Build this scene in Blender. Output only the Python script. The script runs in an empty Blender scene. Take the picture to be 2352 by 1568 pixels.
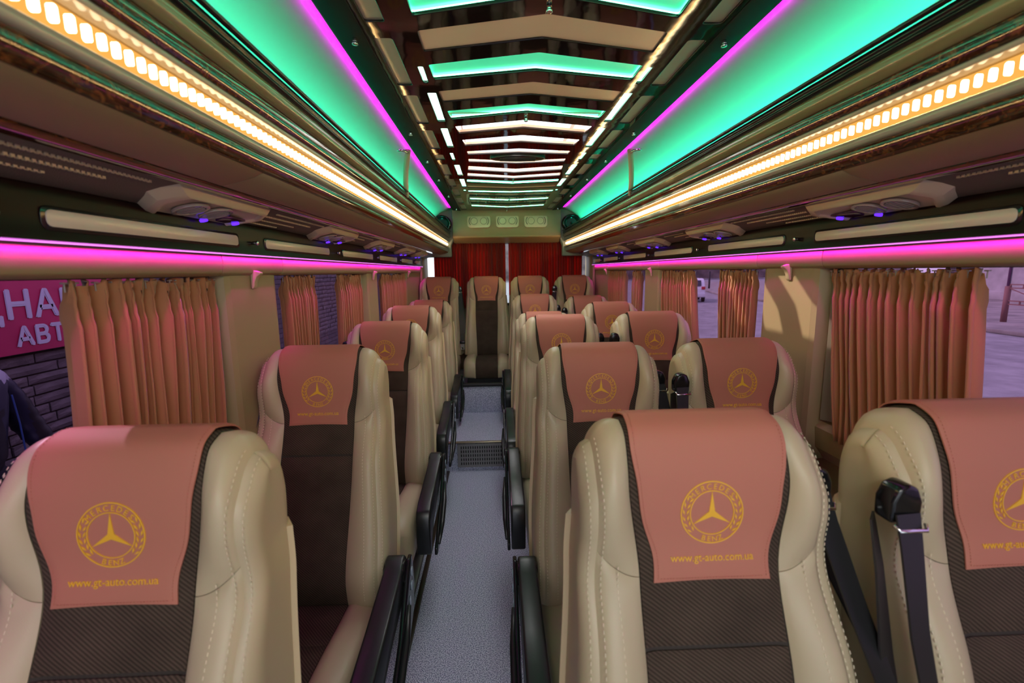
import bpy, bmesh, math, random
import numpy as np
from mathutils import Vector, Matrix
random.seed(4)
S = bpy.context.scene
COL = S.collection
PI = math.pi

# ------------------------------------------------------------------ camera, sky, sun, large lamps, exposure
HC = 1.40
cam_d = bpy.data.cameras.new('camera'); cam = bpy.data.objects.new('camera', cam_d); COL.objects.link(cam)
cam_d.sensor_width = 36.0; cam_d.lens = 1045.0/2352.0*36.0; cam_d.clip_start = 0.02; cam_d.clip_end = 400
_yaw, _pit, _rol = math.radians(2.126), math.radians(8.761), math.radians(-.728)
_F = Vector((math.sin(_yaw)*math.cos(_pit), math.cos(_yaw)*math.cos(_pit), -math.sin(_pit)))
_R0 = _F.cross(Vector((0, 0, 1))).normalized(); _U0 = _R0.cross(_F)
_R = math.cos(_rol)*_R0 + math.sin(_rol)*_U0; _U = -math.sin(_rol)*_R0 + math.cos(_rol)*_U0
M = Matrix(((_R.x, _U.x, -_F.x, -.145), (_R.y, _U.y, -_F.y, 0), (_R.z, _U.z, -_F.z, HC), (0, 0, 0, 1)))
cam.matrix_world = M
S.camera = cam
cam_d.dof.use_dof = True; cam_d.dof.focus_distance = 2.0; cam_d.dof.aperture_fstop = 4.0

w = bpy.data.worlds.new('world'); S.world = w; w.use_nodes = True
nt = w.node_tree; nt.nodes.clear()
out = nt.nodes.new('ShaderNodeOutputWorld'); bg = nt.nodes.new('ShaderNodeBackground')
tc = nt.nodes.new('ShaderNodeTexCoord'); sx = nt.nodes.new('ShaderNodeSeparateXYZ'); cr = nt.nodes.new('ShaderNodeValToRGB')
cr.color_ramp.elements[0].position = 0.0; cr.color_ramp.elements[0].color = (.80, .82, .88, 1)
cr.color_ramp.elements[1].position = .7; cr.color_ramp.elements[1].color = (.72, .84, 1.0, 1)
nt.links.new(tc.outputs['Generated'], sx.inputs[0]); nt.links.new(sx.outputs['Z'], cr.inputs[0])
nt.links.new(cr.outputs[0], bg.inputs[0]); nt.links.new(bg.outputs[0], out.inputs[0])
bg.inputs[1].default_value = 2.1

sun_d = bpy.data.lights.new('sun', 'SUN'); sun = bpy.data.objects.new('sun', sun_d); COL.objects.link(sun)
sun_d.energy = 4.5; sun_d.angle = math.radians(.6); sun_d.color = (1, .86, .68)
sun.rotation_euler = Vector((.90, -.62, -.78)).to_track_quat('-Z', 'Y').to_euler()

def area(name, loc, sx_, sy_, direction, power, color, up=(0, 1, 0), spread=180):
    l = bpy.data.lights.new(name, 'AREA'); l.shape = 'RECTANGLE'; l.size = sx_; l.size_y = sy_
    l.energy = power; l.color = color; l.spread = math.radians(spread)
    o = bpy.data.objects.new(name, l); COL.objects.link(o); o.location = loc
    d = Vector(direction).normalized(); z = -d; y = Vector(up); x = y.cross(z).normalized(); y = z.cross(x)
    o.rotation_euler = Matrix((x, y, z)).transposed().to_euler()
    return o
for s in (-1, 1):
    # green strip lying in the luggage rack, lighting the cove; magenta strip under the ceiling edge
    area('green_cove_strip', (s*.72, 2.05, 1.775), .012, 5.6, (s*.72, 0, 1), 22, (0.0, 1.0, .55), spread=125)
    area('magenta_cove_strip', (s*.576, 2.05, 2.043), .006, 5.6, (s*.85, 0, .75), 3.4, (1.0, 0.0, 1.0), spread=110)
    area('magenta_wall_strip', (s*.8825, 1.95, 1.4535), .004, 5.5, (s*.40, 0, -1), 4.6, (1.0, 0.0, .72), spread=110)
    area('amber_strip', (s*.6325, 2.25, 1.6765), .003, 5.3, (-s*1, 0, -.35), 7.5, (1.0, .58, .20))
area('skylight_fill', (0, 2.67, 2.185), .60, 1.26, (0, 0, -1), 21, (1.0, .97, .93))  # area lamp added in the hatch shaft to strengthen daylight through the slots
area('front_fill', (0, -.75, 1.98), .9, .25, (0, 1, -.70), 13, (1.0, .95, .86), up=(0, .5, 1))  # added fill light behind the camera, brightens the nearest seat rows
S.view_settings.view_transform = 'Standard'; S.view_settings.look = 'None'
S.view_settings.exposure = 0.0; S.view_settings.gamma = 1.0; S.view_settings.use_curve_mapping = False
S.cycles.use_denoising = True
S.cycles.max_bounces = 8; S.cycles.diffuse_bounces = 4; S.cycles.glossy_bounces = 4; S.cycles.transparent_max_bounces = 12
S.cycles.sample_clamp_indirect = 8; S.cycles.caustics_reflective = False; S.cycles.caustics_refractive = False

# ------------------------------------------------------------------ materials
def mat(name, color, rough=.5, metal=0.0, bump=0.0, bscale=200, var=0.0, vscale=5, emis=None, estr=0.0, coat=0.0, spec=.5, sheen=0, bdist=.002):
    m = bpy.data.materials.new(name); m.use_nodes = True; n = m.node_tree; b = n.nodes['Principled BSDF']
    b.inputs['Base Color'].default_value = (*color, 1); b.inputs['Roughness'].default_value = rough
    b.inputs['Metallic'].default_value = metal; b.inputs['Coat Weight'].default_value = coat
    b.inputs['Specular IOR Level'].default_value = spec
    if coat: b.inputs['Coat Roughness'].default_value = .04
    if sheen: b.inputs['Sheen Weight'].default_value = sheen
    if emis: b.inputs['Emission Color'].default_value = (*emis, 1); b.inputs['Emission Strength'].default_value = estr
    t = n.nodes.new('ShaderNodeTexCoord')
    if var:
        no = n.nodes.new('ShaderNodeTexNoise'); no.inputs['Scale'].default_value = vscale; no.inputs['Detail'].default_value = 5
        n.links.new(t.outputs['Object'], no.inputs['Vector'])
        r = n.nodes.new('ShaderNodeValToRGB')
        r.color_ramp.elements[0].color = (*[c*(1-var) for c in color], 1); r.color_ramp.elements[1].color = (*[min(1, c*(1+var)) for c in color], 1)
        r.color_ramp.elements[0].position = .3; r.color_ramp.elements[1].position = .7
        n.links.new(no.outputs['Fac'], r.inputs[0]); n.links.new(r.outputs[0], b.inputs['Base Color'])
    if bump:
        no = n.nodes.new('ShaderNodeTexNoise'); no.inputs['Scale'].default_value = bscale; no.inputs['Detail'].default_value = 3
        n.links.new(t.outputs['Object'], no.inputs['Vector'])
        bp = n.nodes.new('ShaderNodeBump'); bp.inputs['Strength'].default_value = bump; bp.inputs['Distance'].default_value = bdist
        n.links.new(no.outputs['Fac'], bp.inputs['Height']); n.links.new(bp.outputs[0], b.inputs['Normal'])
    return m
def emit(name, color, strength, sampling=None):
    m = bpy.data.materials.new(name); m.use_nodes = True; n = m.node_tree; n.nodes.clear()
    o = n.nodes.new('ShaderNodeOutputMaterial'); e = n.nodes.new('ShaderNodeEmission')
    e.inputs[0].default_value = (*color, 1); e.inputs[1].default_value = strength
    n.links.new(e.outputs[0], o.inputs[0])
    if sampling: m.cycles.emission_sampling = sampling
    return m
def twill(name, c1, c2, scale=420, rough=.85, axis=True):
    m = mat(name, c1, rough, bump=.35, bscale=25, var=0, spec=.2, bdist=.004)
    n = m.node_tree; b = n.nodes['Principled BSDF']
    t = n.nodes.new('ShaderNodeTexCoord'); wv = n.nodes.new('ShaderNodeTexWave'); wv.wave_type = 'BANDS'; wv.bands_direction = 'DIAGONAL'
    wv.inputs['Scale'].default_value = scale; n.links.new(t.outputs['Object'], wv.inputs['Vector'])
    mix = n.nodes.new('ShaderNodeMixRGB'); mix.inputs[1].default_value = (*c1, 1); mix.inputs[2].default_value = (*c2, 1)
    n.links.new(wv.outputs['Fac'], mix.inputs[0])
    no = n.nodes.new('ShaderNodeTexNoise'); no.inputs['Scale'].default_value = 14; no.inputs['Detail'].default_value = 4; n.links.new(t.outputs['Object'], no.inputs['Vector'])
    mr = n.nodes.new('ShaderNodeMapRange'); mr.inputs['To Min'].default_value = .55; mr.inputs['To Max'].default_value = 1.5
    n.links.new(no.outputs['Fac'], mr.inputs[0])
    m2 = n.nodes.new('ShaderNodeMixRGB'); m2.blend_type = 'MULTIPLY'; m2.inputs[0].default_value = 1
    n.links.new(mix.outputs[0], m2.inputs[1]); n.links.new(mr.outputs[0], m2.inputs[2]); n.links.new(m2.outputs[0], b.inputs['Base Color'])
    return m
leather = mat('cream_leather', (.475, .392, .252), .42, bump=.25, bscale=500, spec=.45, bdist=.0006)
shell = mat('back_shell_vinyl', (.50, .38, .22), .45, bump=.1, bscale=400, bdist=.0005)
twl = twill('brown_twill', (.078, .053, .037), (.028, .019, .013), 75)
mesh_f = twill('dark_mesh_fabric', (.07, .05, .038), (.02, .014, .010), 90)
coverm = mat('salmon_cover', (.45, .168, .115), .62, bump=.15, bscale=900, spec=.3, bdist=.0004)
coverst = mat('salmon_thread', (.45, .15, .10), .6)
gold = mat('gold_thread', (.80, .44, .03), .38, bump=.6, bscale=900, bdist=.0008)
thread = mat('cream_thread', (.66, .57, .40), .6)
blackp = mat('black_plastic', (.012, .014, .014), .32, bump=.12, bscale=900, bdist=.0004)
gloss_black = mat('gloss_black_plastic', (.008, .008, .009), .15)
silver = mat('silver_button', (.45, .55, .65), .25, metal=.3)
webbing = mat('belt_webbing', (.012, .012, .013), .5, bump=.4, bscale=700, bdist=.0005)
chrome = mat('chrome', (.8, .8, .8), .08, metal=1)
steel = mat('frame_steel', (.25, .24, .23), .35, metal=.8)
belt_green = mat('belt_tongue_metal', (.75, .8, .78), .2, metal=.6)
piano = mat('piano_black', (.008, .005, .005), .05, coat=.15, spec=.35, bump=.35, bscale=5, bdist=.004)
blk_band = mat('dark_gloss_band', (.012, .004, .004), .30, spec=.10, bump=.15, bscale=8, bdist=.002)
blk_lth = mat('dark_leather', (.012, .010, .014), .6, spec=.18, bump=.3, bscale=300, bdist=.0006)
white_pan = mat('opal_panel', (.72, .62, .55), .28, coat=.3)
grey_pan = mat('grey_panel', (.29, .28, .29), .35, coat=.2)
cove_m = mat('cove_lining', (.34, .36, .33), .85, spec=.1)
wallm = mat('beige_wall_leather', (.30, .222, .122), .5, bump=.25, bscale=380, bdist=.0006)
reveal = mat('window_reveal_vinyl', (.20, .17, .13), .6, bump=.2, bscale=300)
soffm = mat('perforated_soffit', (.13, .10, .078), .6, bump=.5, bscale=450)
vent_cream = mat('cream_plastic', (.66, .56, .42), .35)
clearp = mat('clear_lens', (.35, .30, .30), .08, coat=.6)
tubec = mat('opal_tube', (.34, .29, .23), .16, coat=.4)
railm = mat('olive_gloss_rail', (.22, .175, .085), .18, coat=.4)
rub = mat('black_rubber', (.01, .01, .01), .6)
hookm = mat('hook_plastic', (.50, .38, .25), .4)
amber_e = emit('amber_glow', (1.0, .46, .09), 1.05)
led_e = emit('amber_led', (1.0, .80, .48), 7.0, 'NONE')
mag_e = emit('magenta_led', (1.0, .22, 1.0), 1.6, 'NONE')
violet_e = emit('violet_led', (.10, .02, 1.0), 2.2)
green_edge = emit('green_edge_led', (.16, 1.0, .48), 15.0)
green_panel = mat('green_diffuser', (.18, .60, .42), .3, emis=(0.0, .75, .38), estr=.62, coat=.2)
mint = emit('mint_panel', (.60, 1.0, .80), 2.6)

def wood_mat():
    m = mat('burl_wood', (.1, .03, .008), .13, coat=.9)
    n = m.node_tree; b = n.nodes['Principled BSDF']
    t = n.nodes.new('ShaderNodeTexCoord'); mp = n.nodes.new('ShaderNodeMapping'); mp.inputs['Scale'].default_value = (1, .55, 1)
    no = n.nodes.new('ShaderNodeTexNoise'); no.inputs['Scale'].default_value = 55; no.inputs['Detail'].default_value = 8; no.inputs['Distortion'].default_value = 2.5
    n.links.new(t.outputs['Object'], mp.inputs[0]); n.links.new(mp.outputs[0], no.inputs['Vector'])
    r = n.nodes.new('ShaderNodeValToRGB'); e = r.color_ramp.elements
    e[0].position = .35; e[0].color = (.010, .003, .001, 1); e[1].position = .68; e[1].color = (.17, .055, .014, 1)
    k = r.color_ramp.elements.new(.52); k.color = (.055, .017, .005, 1)
    n.links.new(no.outputs['Fac'], r.inputs[0]); n.links.new(r.outputs[0], b.inputs['Base Color'])
    return m
wood = wood_mat()
def cloth_mat(name, c, tr=.25, tcol=None):
    m = mat(name, c, .75, bump=.2, bscale=600, sheen=.3, bdist=.0005)
    n = m.node_tree; b = n.nodes['Principled BSDF']; o = n.nodes['Material Output']
    t = n.nodes.new('ShaderNodeBsdfTranslucent'); t.inputs[0].default_value = (*(tcol or c), 1)
    mx = n.nodes.new('ShaderNodeMixShader'); mx.inputs[0].default_value = tr
    n.links.new(b.outputs[0], mx.inputs[1]); n.links.new(t.outputs[0], mx.inputs[2]); n.links.new(mx.outputs[0], o.inputs[0])
    return m
curt_m = cloth_mat('curtain_cloth', (.43, .175, .08), .12, (.5, .12, .07))
rcurt_m = cloth_mat('rear_curtain_cloth', (.22, .03, .018), .6, (.75, .045, .02))
def floor_mat():
    m = mat('speckled_vinyl', (.2, .2, .3), .5)
    n = m.node_tree; b = n.nodes['Principled BSDF']; t = n.nodes.new('ShaderNodeTexCoord')
    no = n.nodes.new('ShaderNodeTexNoise'); no.inputs['Scale'].default_value = 260; no.inputs['Detail'].default_value = 2
    n.links.new(t.outputs['Object'], no.inputs['Vector'])
    r = n.nodes.new('ShaderNodeValToRGB'); e = r.color_ramp.elements
    e[0].position = .38; e[0].color = (.09, .10, .22, 1); e[1].position = .62; e[1].color = (.70, .72, .86, 1)
    n.links.new(no.outputs['Fac'], r.inputs[0]); n.links.new(r.outputs[0], b.inputs['Base Color'])
    return m
floorm = floor_mat()
def glass_mat(name, tint):
    m = bpy.data.materials.new(name); m.use_nodes = True; n = m.node_tree; n.nodes.clear()
    o = n.nodes.new('ShaderNodeOutputMaterial'); t = n.nodes.new('ShaderNodeBsdfTransparent'); t.inputs[0].default_value = (*tint, 1)
    g = n.nodes.new('ShaderNodeBsdfGlossy'); g.inputs['Roughness'].default_value = .02
    lf = n.nodes.new('ShaderNodeLayerWeight'); lf.inputs[0].default_value = .5; lw = n.nodes.new('ShaderNodeMath'); lw.operation = 'POWER'; lw.inputs[1].default_value = 5.0; n.links.new(lf.outputs['Facing'], lw.inputs[0])
    mx = n.nodes.new('ShaderNodeMixShader'); n.links.new(lw.outputs[0], mx.inputs[0])
    n.links.new(t.outputs[0], mx.inputs[1]); n.links.new(g.outputs[0], mx.inputs[2]); n.links.new(mx.outputs[0], o.inputs[0])
    return m
glass = glass_mat('tinted_glass', (.60, .475, .64))
glass_r = glass_mat('clear_rear_glass', (.9, .93, .95))

# ------------------------------------------------------------------ helpers
def obj(name, me, m=None, parent=None, loc=None, **props):
    if m is not None and not me.materials: me.materials.append(m)
    o = bpy.data.objects.new(name, me); COL.objects.link(o)
    if parent: o.parent = parent
    if loc: o.location = loc
    for k, v in props.items(): o[k] = v
    return o
def thing(name, label, cat, loc=(0, 0, 0), group=None):
    o = bpy.data.objects.new(name, None); COL.objects.link(o); o.location = loc; o.empty_display_size = .05
    o['label'] = label; o['category'] = cat
    if group: o['group'] = group
    return o
def mesh(verts, faces, m=None, smooth=False, mats=None, midx=None):
    me = bpy.data.meshes.new('m'); me.from_pydata([tuple(map(float, v)) for v in verts], [], faces)
    for mm in (mats or ([m] if m else [])): me.materials.append(mm)
    if midx is not None: me.polygons.foreach_set('material_index', midx)
    if smooth: me.polygons.foreach_set('use_smooth', [True]*len(me.polygons))
    me.update(); return me
class MB:
    def __init__(s): s.v = []; s.f = []
    def add(s, v, f):
        k = len(s.v); s.v += [tuple(p) for p in v]; s.f += [tuple(i+k for i in q) for q in f]; return s
    def box(s, a, b, mtx=None):
        (x0, y0, z0), (x1, y1, z1) = a, b
        v = [(x, y, z) for x in (x0, x1) for y in (y0, y1) for z in (z0, z1)]
        if mtx is not None: v = [tuple(mtx @ Vector(p)) for p in v]
        return s.add(v, [(0, 1, 3, 2), (4, 6, 7, 5), (0, 4, 5, 1), (2, 3, 7, 6), (0, 2, 6, 4), (1, 5, 7, 3)])
    def tube(s, pts, r, n=8, cap=True):
        pts = [Vector(p) for p in pts]; k = len(s.v); prev = None
        rr = r if isinstance(r, (list, tuple)) else [r]*len(pts)
        for i, p in enumerate(pts):
            t = (pts[min(i+1, len(pts)-1)] - pts[max(i-1, 0)]).normalized()
            u = t.orthogonal().normalized() if prev is None else (prev - t*prev.dot(t)).normalized()
            prev = u; w_ = t.cross(u)
            for j in range(n):
                a = 2*PI*j/n; s.v.append(tuple(p + (u*math.cos(a)+w_*math.sin(a))*rr[i]))
        for i in range(len(pts)-1):
            for j in range(n):
                s.f.append((k+i*n+j, k+i*n+(j+1) % n, k+(i+1)*n+(j+1) % n, k+(i+1)*n+j))
        if cap:
            s.f.append(tuple(k+j for j in reversed(range(n)))); s.f.append(tuple(k+(len(pts)-1)*n+j for j in range(n)))
        return s
    def extr(s, poly, a, b, axis='x'):
        """closed 2D polygon extruded from a to b along axis; poly is (y,z) for x, (x,z) for y, (x,y) for z"""
        n = len(poly)
        def P(p, t): return (t, p[0], p[1]) if axis == 'x' else ((p[0], t, p[1]) if axis == 'y' else (p[0], p[1], t))
        v = [P(p, a) for p in poly] + [P(p, b) for p in poly]
        f = [tuple(range(n)), tuple(reversed(range(n, 2*n)))] + [(i, i+n, (i+1) % n+n, (i+1) % n) for i in range(n)]
        return s.add(v, f)
    def strip(s, prof, y0, y1, ny=1):
        """open (x,z) profile swept along y"""
        n = len(prof); k = len(s.v)
        for j in range(ny+1):
            y = y0+(y1-y0)*j/ny
            s.v += [(p[0], y, p[1]) for p in prof]
        for j in range(ny):
            for i in range(n-1):
                s.f.append((k+j*n+i, k+j*n+i+1, k+(j+1)*n+i+1, k+(j+1)*n+i))
        return s
    def disc(s, c, r, n=24, axis='z', h=.002, rz=None):
        rz = rz or r; pts = [(r*math.cos(2*PI*i/n), rz*math.sin(2*PI*i/n)) for i in range(n)]
        if axis == 'z': return s.extr([(c[0]+p[0], c[1]+p[1]) for p in pts], c[2], c[2]+h, 'z')
        if axis == 'y': return s.extr([(c[0]+p[0], c[2]+p[1]) for p in pts], c[1], c[1]+h, 'y')
        return s.extr([(c[1]+p[0], c[2]+p[1]) for p in pts], c[0], c[0]+h, 'x')
    def ring(s, c, r0, r1, h, n=32, axis='z'):
        v = []
        for r, hh in ((r0, 0), (r1, 0), (r1, h), (r0, h)):
            for i in range(n):
                a = 2*PI*i/n; p = (r*math.cos(a), r*math.sin(a))
                v.append({'z': (c[0]+p[0], c[1]+p[1], c[2]+hh), 'y': (c[0]+p[0], c[1]+hh, c[2]+p[1]), 'x': (c[0]+hh, c[1]+p[0], c[2]+p[1])}[axis])
        f = [(q*n+i, q*n+(i+1) % n, ((q+1) % 4)*n+(i+1) % n, ((q+1) % 4)*n+i) for q in range(4) for i in range(n)]
        return s.add(v, f)
    def me(s, m=None, smooth=False, bevel=0, seg=2, auto=None):
        me = mesh(s.v, s.f, m, smooth)
        bm = bmesh.new(); bm.from_mesh(me)
        bmesh.ops.recalc_face_normals(bm, faces=bm.faces)
        if bevel:
            es = [e for e in bm.edges if len(e.link_faces) == 2 and e.calc_face_angle(0) > .6]
            bmesh.ops.bevel(bm, geom=es, offset=bevel, segments=seg, profile=.5, affect='EDGES', clamp_overlap=True)
        bm.to_mesh(me); bm.free()
        if bevel or smooth:
            me.polygons.foreach_set('use_smooth', [True]*len(me.polygons))
        if bevel or auto:
            try: me.set_sharp_from_angle(angle=math.radians(auto or 45))
            except Exception: pass
        me.update(); return me
def rrect(x0, y0, x1, y1, r, n=4):
    p = []
    for cx, cy, a0 in ((x1-r, y1-r, 0), (x0+r, y1-r, 90), (x0+r, y0+r, 180), (x1-r, y0+r, 270)):
        for i in range(n+1):
            a = math.radians(a0+90*i/n); p.append((cx+r*math.cos(a), cy+r*math.sin(a)))
    return p
def round_poly(P, r, n=3):
    out_ = []
    N = len(P)
    for i in range(N):
        a, b, c = Vector(P[i-1]), Vector(P[i]), Vector(P[(i+1) % N])
        d1 = (a-b).normalized(); d2 = (c-b).normalized()
        p1 = b+d1*r; p2 = b+d2*r
        for k in range(n+1):
            t = k/n; out_.append(tuple((1-t)**2*p1+2*t*(1-t)*b+t*t*p2))
    return out_
def inset(P, d):
    N = len(P); o = []
    A = sum(P[i][0]*P[(i+1) % N][1]-P[(i+1) % N][0]*P[i][1] for i in range(N))
    sg = 1 if A > 0 else -1
    for i in range(N):
        a, b, c = Vector(P[i-1]), Vector(P[i]), Vector(P[(i+1) % N])
        e1 = (b-a).normalized(); e2 = (c-b).normalized()
        n1 = Vector((-e1.y, e1.x))*sg; n2 = Vector((-e2.y, e2.x))*sg
        m_ = (n1+n2); L = m_.length
        m_ = m_/L if L > 1e-6 else n1
        o.append(tuple(b+m_*(d/max(.4, m_.dot(n1)))))
    return o
def curve_plate(outer, holes, z, thick, bev, m):
    c = bpy.data.curves.new('c', 'CURVE'); c.dimensions = '2D'; c.fill_mode = 'BOTH'; c.extrude = thick/2; c.bevel_depth = bev; c.bevel_resolution = 2
    for P in [outer]+holes:
        s = c.splines.new('POLY'); s.points.add(len(P)-1)
        for i, p in enumerate(P): s.points[i].co = (p[0], p[1], 0, 1)
        s.use_cyclic_u = True
    o = bpy.data.objects.new('tmp', c); COL.objects.link(o); bpy.context.view_layer.update()
    me = bpy.data.meshes.new_from_object(o.evaluated_get(bpy.context.evaluated_depsgraph_get()))
    bpy.data.objects.remove(o); bpy.data.curves.remove(c)
    for v in me.vertices: v.co.z += z
    me.materials.clear(); me.materials.append(m); me.update()
    return me
_tx = {}
def text_mesh(body, size=1.0, spacing=1.0, res=3, bold=0.0):
    k = (body, size, spacing)
    c = bpy.data.curves.new('t', 'FONT'); c.body = body; c.size = size; c.space_character = spacing; c.resolution_u = res; c.offset = bold
    c.align_x = 'CENTER'
    o = bpy.data.objects.new('tmp', c); COL.objects.link(o); bpy.context.view_layer.update()
    me = bpy.data.meshes.new_from_object(o.evaluated_get(bpy.context.evaluated_depsgraph_get()))
    v = [(p.co.x, p.co.y) for p in me.vertices]; f = [tuple(p.vertices) for p in me.polygons]
    bpy.data.objects.remove(o); bpy.data.curves.remove(c); bpy.data.meshes.remove(me)
    return v, f
def sm(a, b, x):
    t = np.clip((np.asarray(x, float)-a)/(b-a), 0, 1); return t*t*(3-2*t)

# ------------------------------------------------------------------ room shell
Y0, Y1 = -1.0, 5.12
def struct(name, me, m=None, parent=None, **k):
    o = obj(name, me, m, parent, **k)
    if not parent: o['kind'] = 'structure'
    return o
# floor with step
b = MB().box((-.985, Y0, -.06), (.985, 3.08, 0)).box((-.985, 3.08, -.06), (.985, 3.76, .212)).box((-.985, 3.76, -.06), (.985, Y1, .30))
fl = struct('floor', b.me(floorm))
obj('step_nosing', MB().box((-.50, 3.068, .205), (.10, 3.092, .2165)).me(mat('nosing', (.35, .30, .20), .3, metal=.6), bevel=.003), parent=fl)
obj('step_nosing', MB().box((-.52, 3.745, .44), (.03, 3.79, .468)).me(rub, bevel=.008), parent=fl)
obj('riser_panel', MB().box((-.50, 3.757, .21), (.02, 3.80, .45)).me(floorm, bevel=.004), parent=fl)
for s, x0 in ((-1, -.505), (1, .085)):
    obj('aisle_trim', MB().box((x0, Y0, 0.0005), (x0+.022, 3.06, .012)).me(mat('aisle_trim', (.03, .016, .008), .4), bevel=.003), parent=fl)
# ventilation grille on the riser
gr = thing('vent_grille', 'grey slotted ventilation grille on the riser of the aisle step', 'grille', (-.20, 3.07, .03))
hol = []
gx0, gx1, gz0, gz1 = -.225, .205, .0, .17
for r in range(5):
    for c in range(24):
        x = gx0+.022+c*.0165; z = .016+r*.0295
        hol.append(rrect(x, z, x+.008, z+.022, .003, 2))
me = curve_plate(rrect(gx0, gz0, gx1, gz1, .006), hol, 0, .004, .0006, steel)
o = obj('grille_plate', me, mat('grille_paint', (.20, .20, .15), .4), gr); o.rotation_euler = (PI/2, 0, 0)
obj('grille_back', MB().box((gx0, .004, .0), (gx1, .008, .17)).me(rub), parent=gr)

WX = .90
# windows y ranges
WIN = {-1: [(-.35, 1.30), (1.66, 2.76), (3.06, 3.98)], 1: [(-.35, 1.42), (1.78, 2.86), (3.20, 4.16)]}
ZS, ZW = .90, 1.398
names = {-1: 'left', 1: 'right'}
gi = 0
for s in (-1, 1):
    W = MB()
    W.box((s*(WX+.086), Y0, 0), (s*(WX+.115), Y1, ZS-.02))                       # lower wall
    W.box((s*(WX+.03), Y0, 1.41), (s*(WX+.09), Y1, 2.2))
    ed = [Y0]+[v for p in WIN[s] for v in p]+[Y1]
    for i in range(0, len(ed), 2):
        a, c = ed[i], ed[i+1]
        # pillar: a leather clad column standing proud of the glass
        prof = [(s*(WX+.085), a), (s*(WX+.05), a+.006), (s*(WX+.010), a+.030), (s*(WX+.004), a+.05), (s*(WX+.004), c-.05), (s*(WX+.010), c-.030), (s*(WX+.05), c-.006), (s*(WX+.085), c)]
        if i == 0: prof[0:4] = [(s*(WX+.085), a), (s*(WX+.004), a)]
        if i == len(ed)-2: prof[-4:] = [(s*(WX+.004), c), (s*(WX+.085), c)]
        W.extr(prof, .76, 1.45, 'z')
    # sill ledge
    W.extr([(s*(WX+.06), ZS-.14), (s*(WX+.035), ZS-.10), (s*(WX+.030), ZS-.03), (s*(WX+.045), ZS-.01), (s*(WX+.085), ZS), (s*(WX+.085), ZS-.14)], Y0, Y1, 'y')
    wl = struct('wall_'+names[s], W.me(wallm))
    # valance pads between the magenta strip and the window tops
    cuts = sorted([Y0]+[v for p in WIN[s] for v in p]+[4.75])
    for a, c in zip(cuts[:-1], cuts[1:]):
        pr = [(s*.935, 1.462), (s*.893, 1.460), (s*.890, 1.445), (s*.889, 1.425), (s*.893, 1.405), (s*.905, 1.397), (s*.935, 1.396)]
        obj('valance_pad', MB().extr(pr, a+.0015, c-.0015, 'y').me(wallm, bevel=.002), parent=wl)
    for wi, (a, c) in enumerate(WIN[s]):
        gi += 1
        f = MB()
        e0, e1 = s*(WX+.06), s*(WX+.085)
        f.box((e0, a, ZS-.01), (e1, c, ZS+.02)).box((e0, a, ZW-.002), (e1, c, ZW+.02))
        f.box((e0, a, ZS+.02), (e1, a+.02, ZW-.002)).box((e0, c-.02, ZS+.02), (e1, c, ZW-.002))
        wo = struct('window_%d' % gi, f.me(rub, bevel=.004))
        obj('glass_pane', MB().box((s*(WX+.070), a+.01, ZS+.01), (s*(WX+.074), c-.01, ZW+.004)).me(glass), parent=wo)
        obj('window_reveal', MB().extr([(s*(WX+.03), c-.003), (s*(WX+.062), c-.06), (s*(WX+.066), c-.003)], ZS, ZW, 'z').me(reveal), parent=wo)
# roof and coves
C = MB()
C.box((-.97, Y0, 2.20), (.97, 2.02, 2.22)).box((-.97, 3.32, 2.20), (.97, Y1, 2.22)).box((-.97, 2.02, 2.20), (-.31, 3.32, 2.22)).box((.31, 2.02, 2.20), (.97, 3.32, 2.22))
for x in (-.318, .31): C.box((x, 2.02, 2.05), (x+.008, 3.32, 2.20))
for y in (2.012, 3.32): C.box((-.318, y, 2.05), (.318, y+.008, 2.20))
ceil = struct('ceiling', C.me(mat('roof_lining', (.5, .33, .25), .6)))
for s in (-1, 1):
    pr = [(s*.571, 2.0562), (s*.60, 2.052), (s*.64, 2.040), (s*.69, 2.016), (s*.745, 1.978), (s*.80, 1.925), (s*.845, 1.86), (s*.875, 1.79), (s*.885, 1.71), (s*.885, 1.60)]
    obj('cove_lining', MB().strip(pr, Y0, 4.98).me(cove_m, smooth=True), parent=ceil)
    obj('ceiling_edge', MB().extr([(s*.482, 2.031), (s*.556, 2.036), (s*.566, 2.040), (s*.574, 2.0555), (s*.574, 2.066), (s*.482, 2.066)], Y0, 4.95, 'y').me(blk_lth, bevel=.002), parent=ceil)

# ------------------------------------------------------------------ ceiling light console
cons = thing('ceiling_light_console', 'glossy black ceiling console with chevron light panels down the middle of the roof', 'ceiling light', (0, 2.0, 2.035))
def cw(y): return .34-.062*math.exp(-((y-2.62)/.62)**2)+.012*sm(3.8, 4.7, y) - .02*sm(2.0, .9, y)*0
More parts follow.
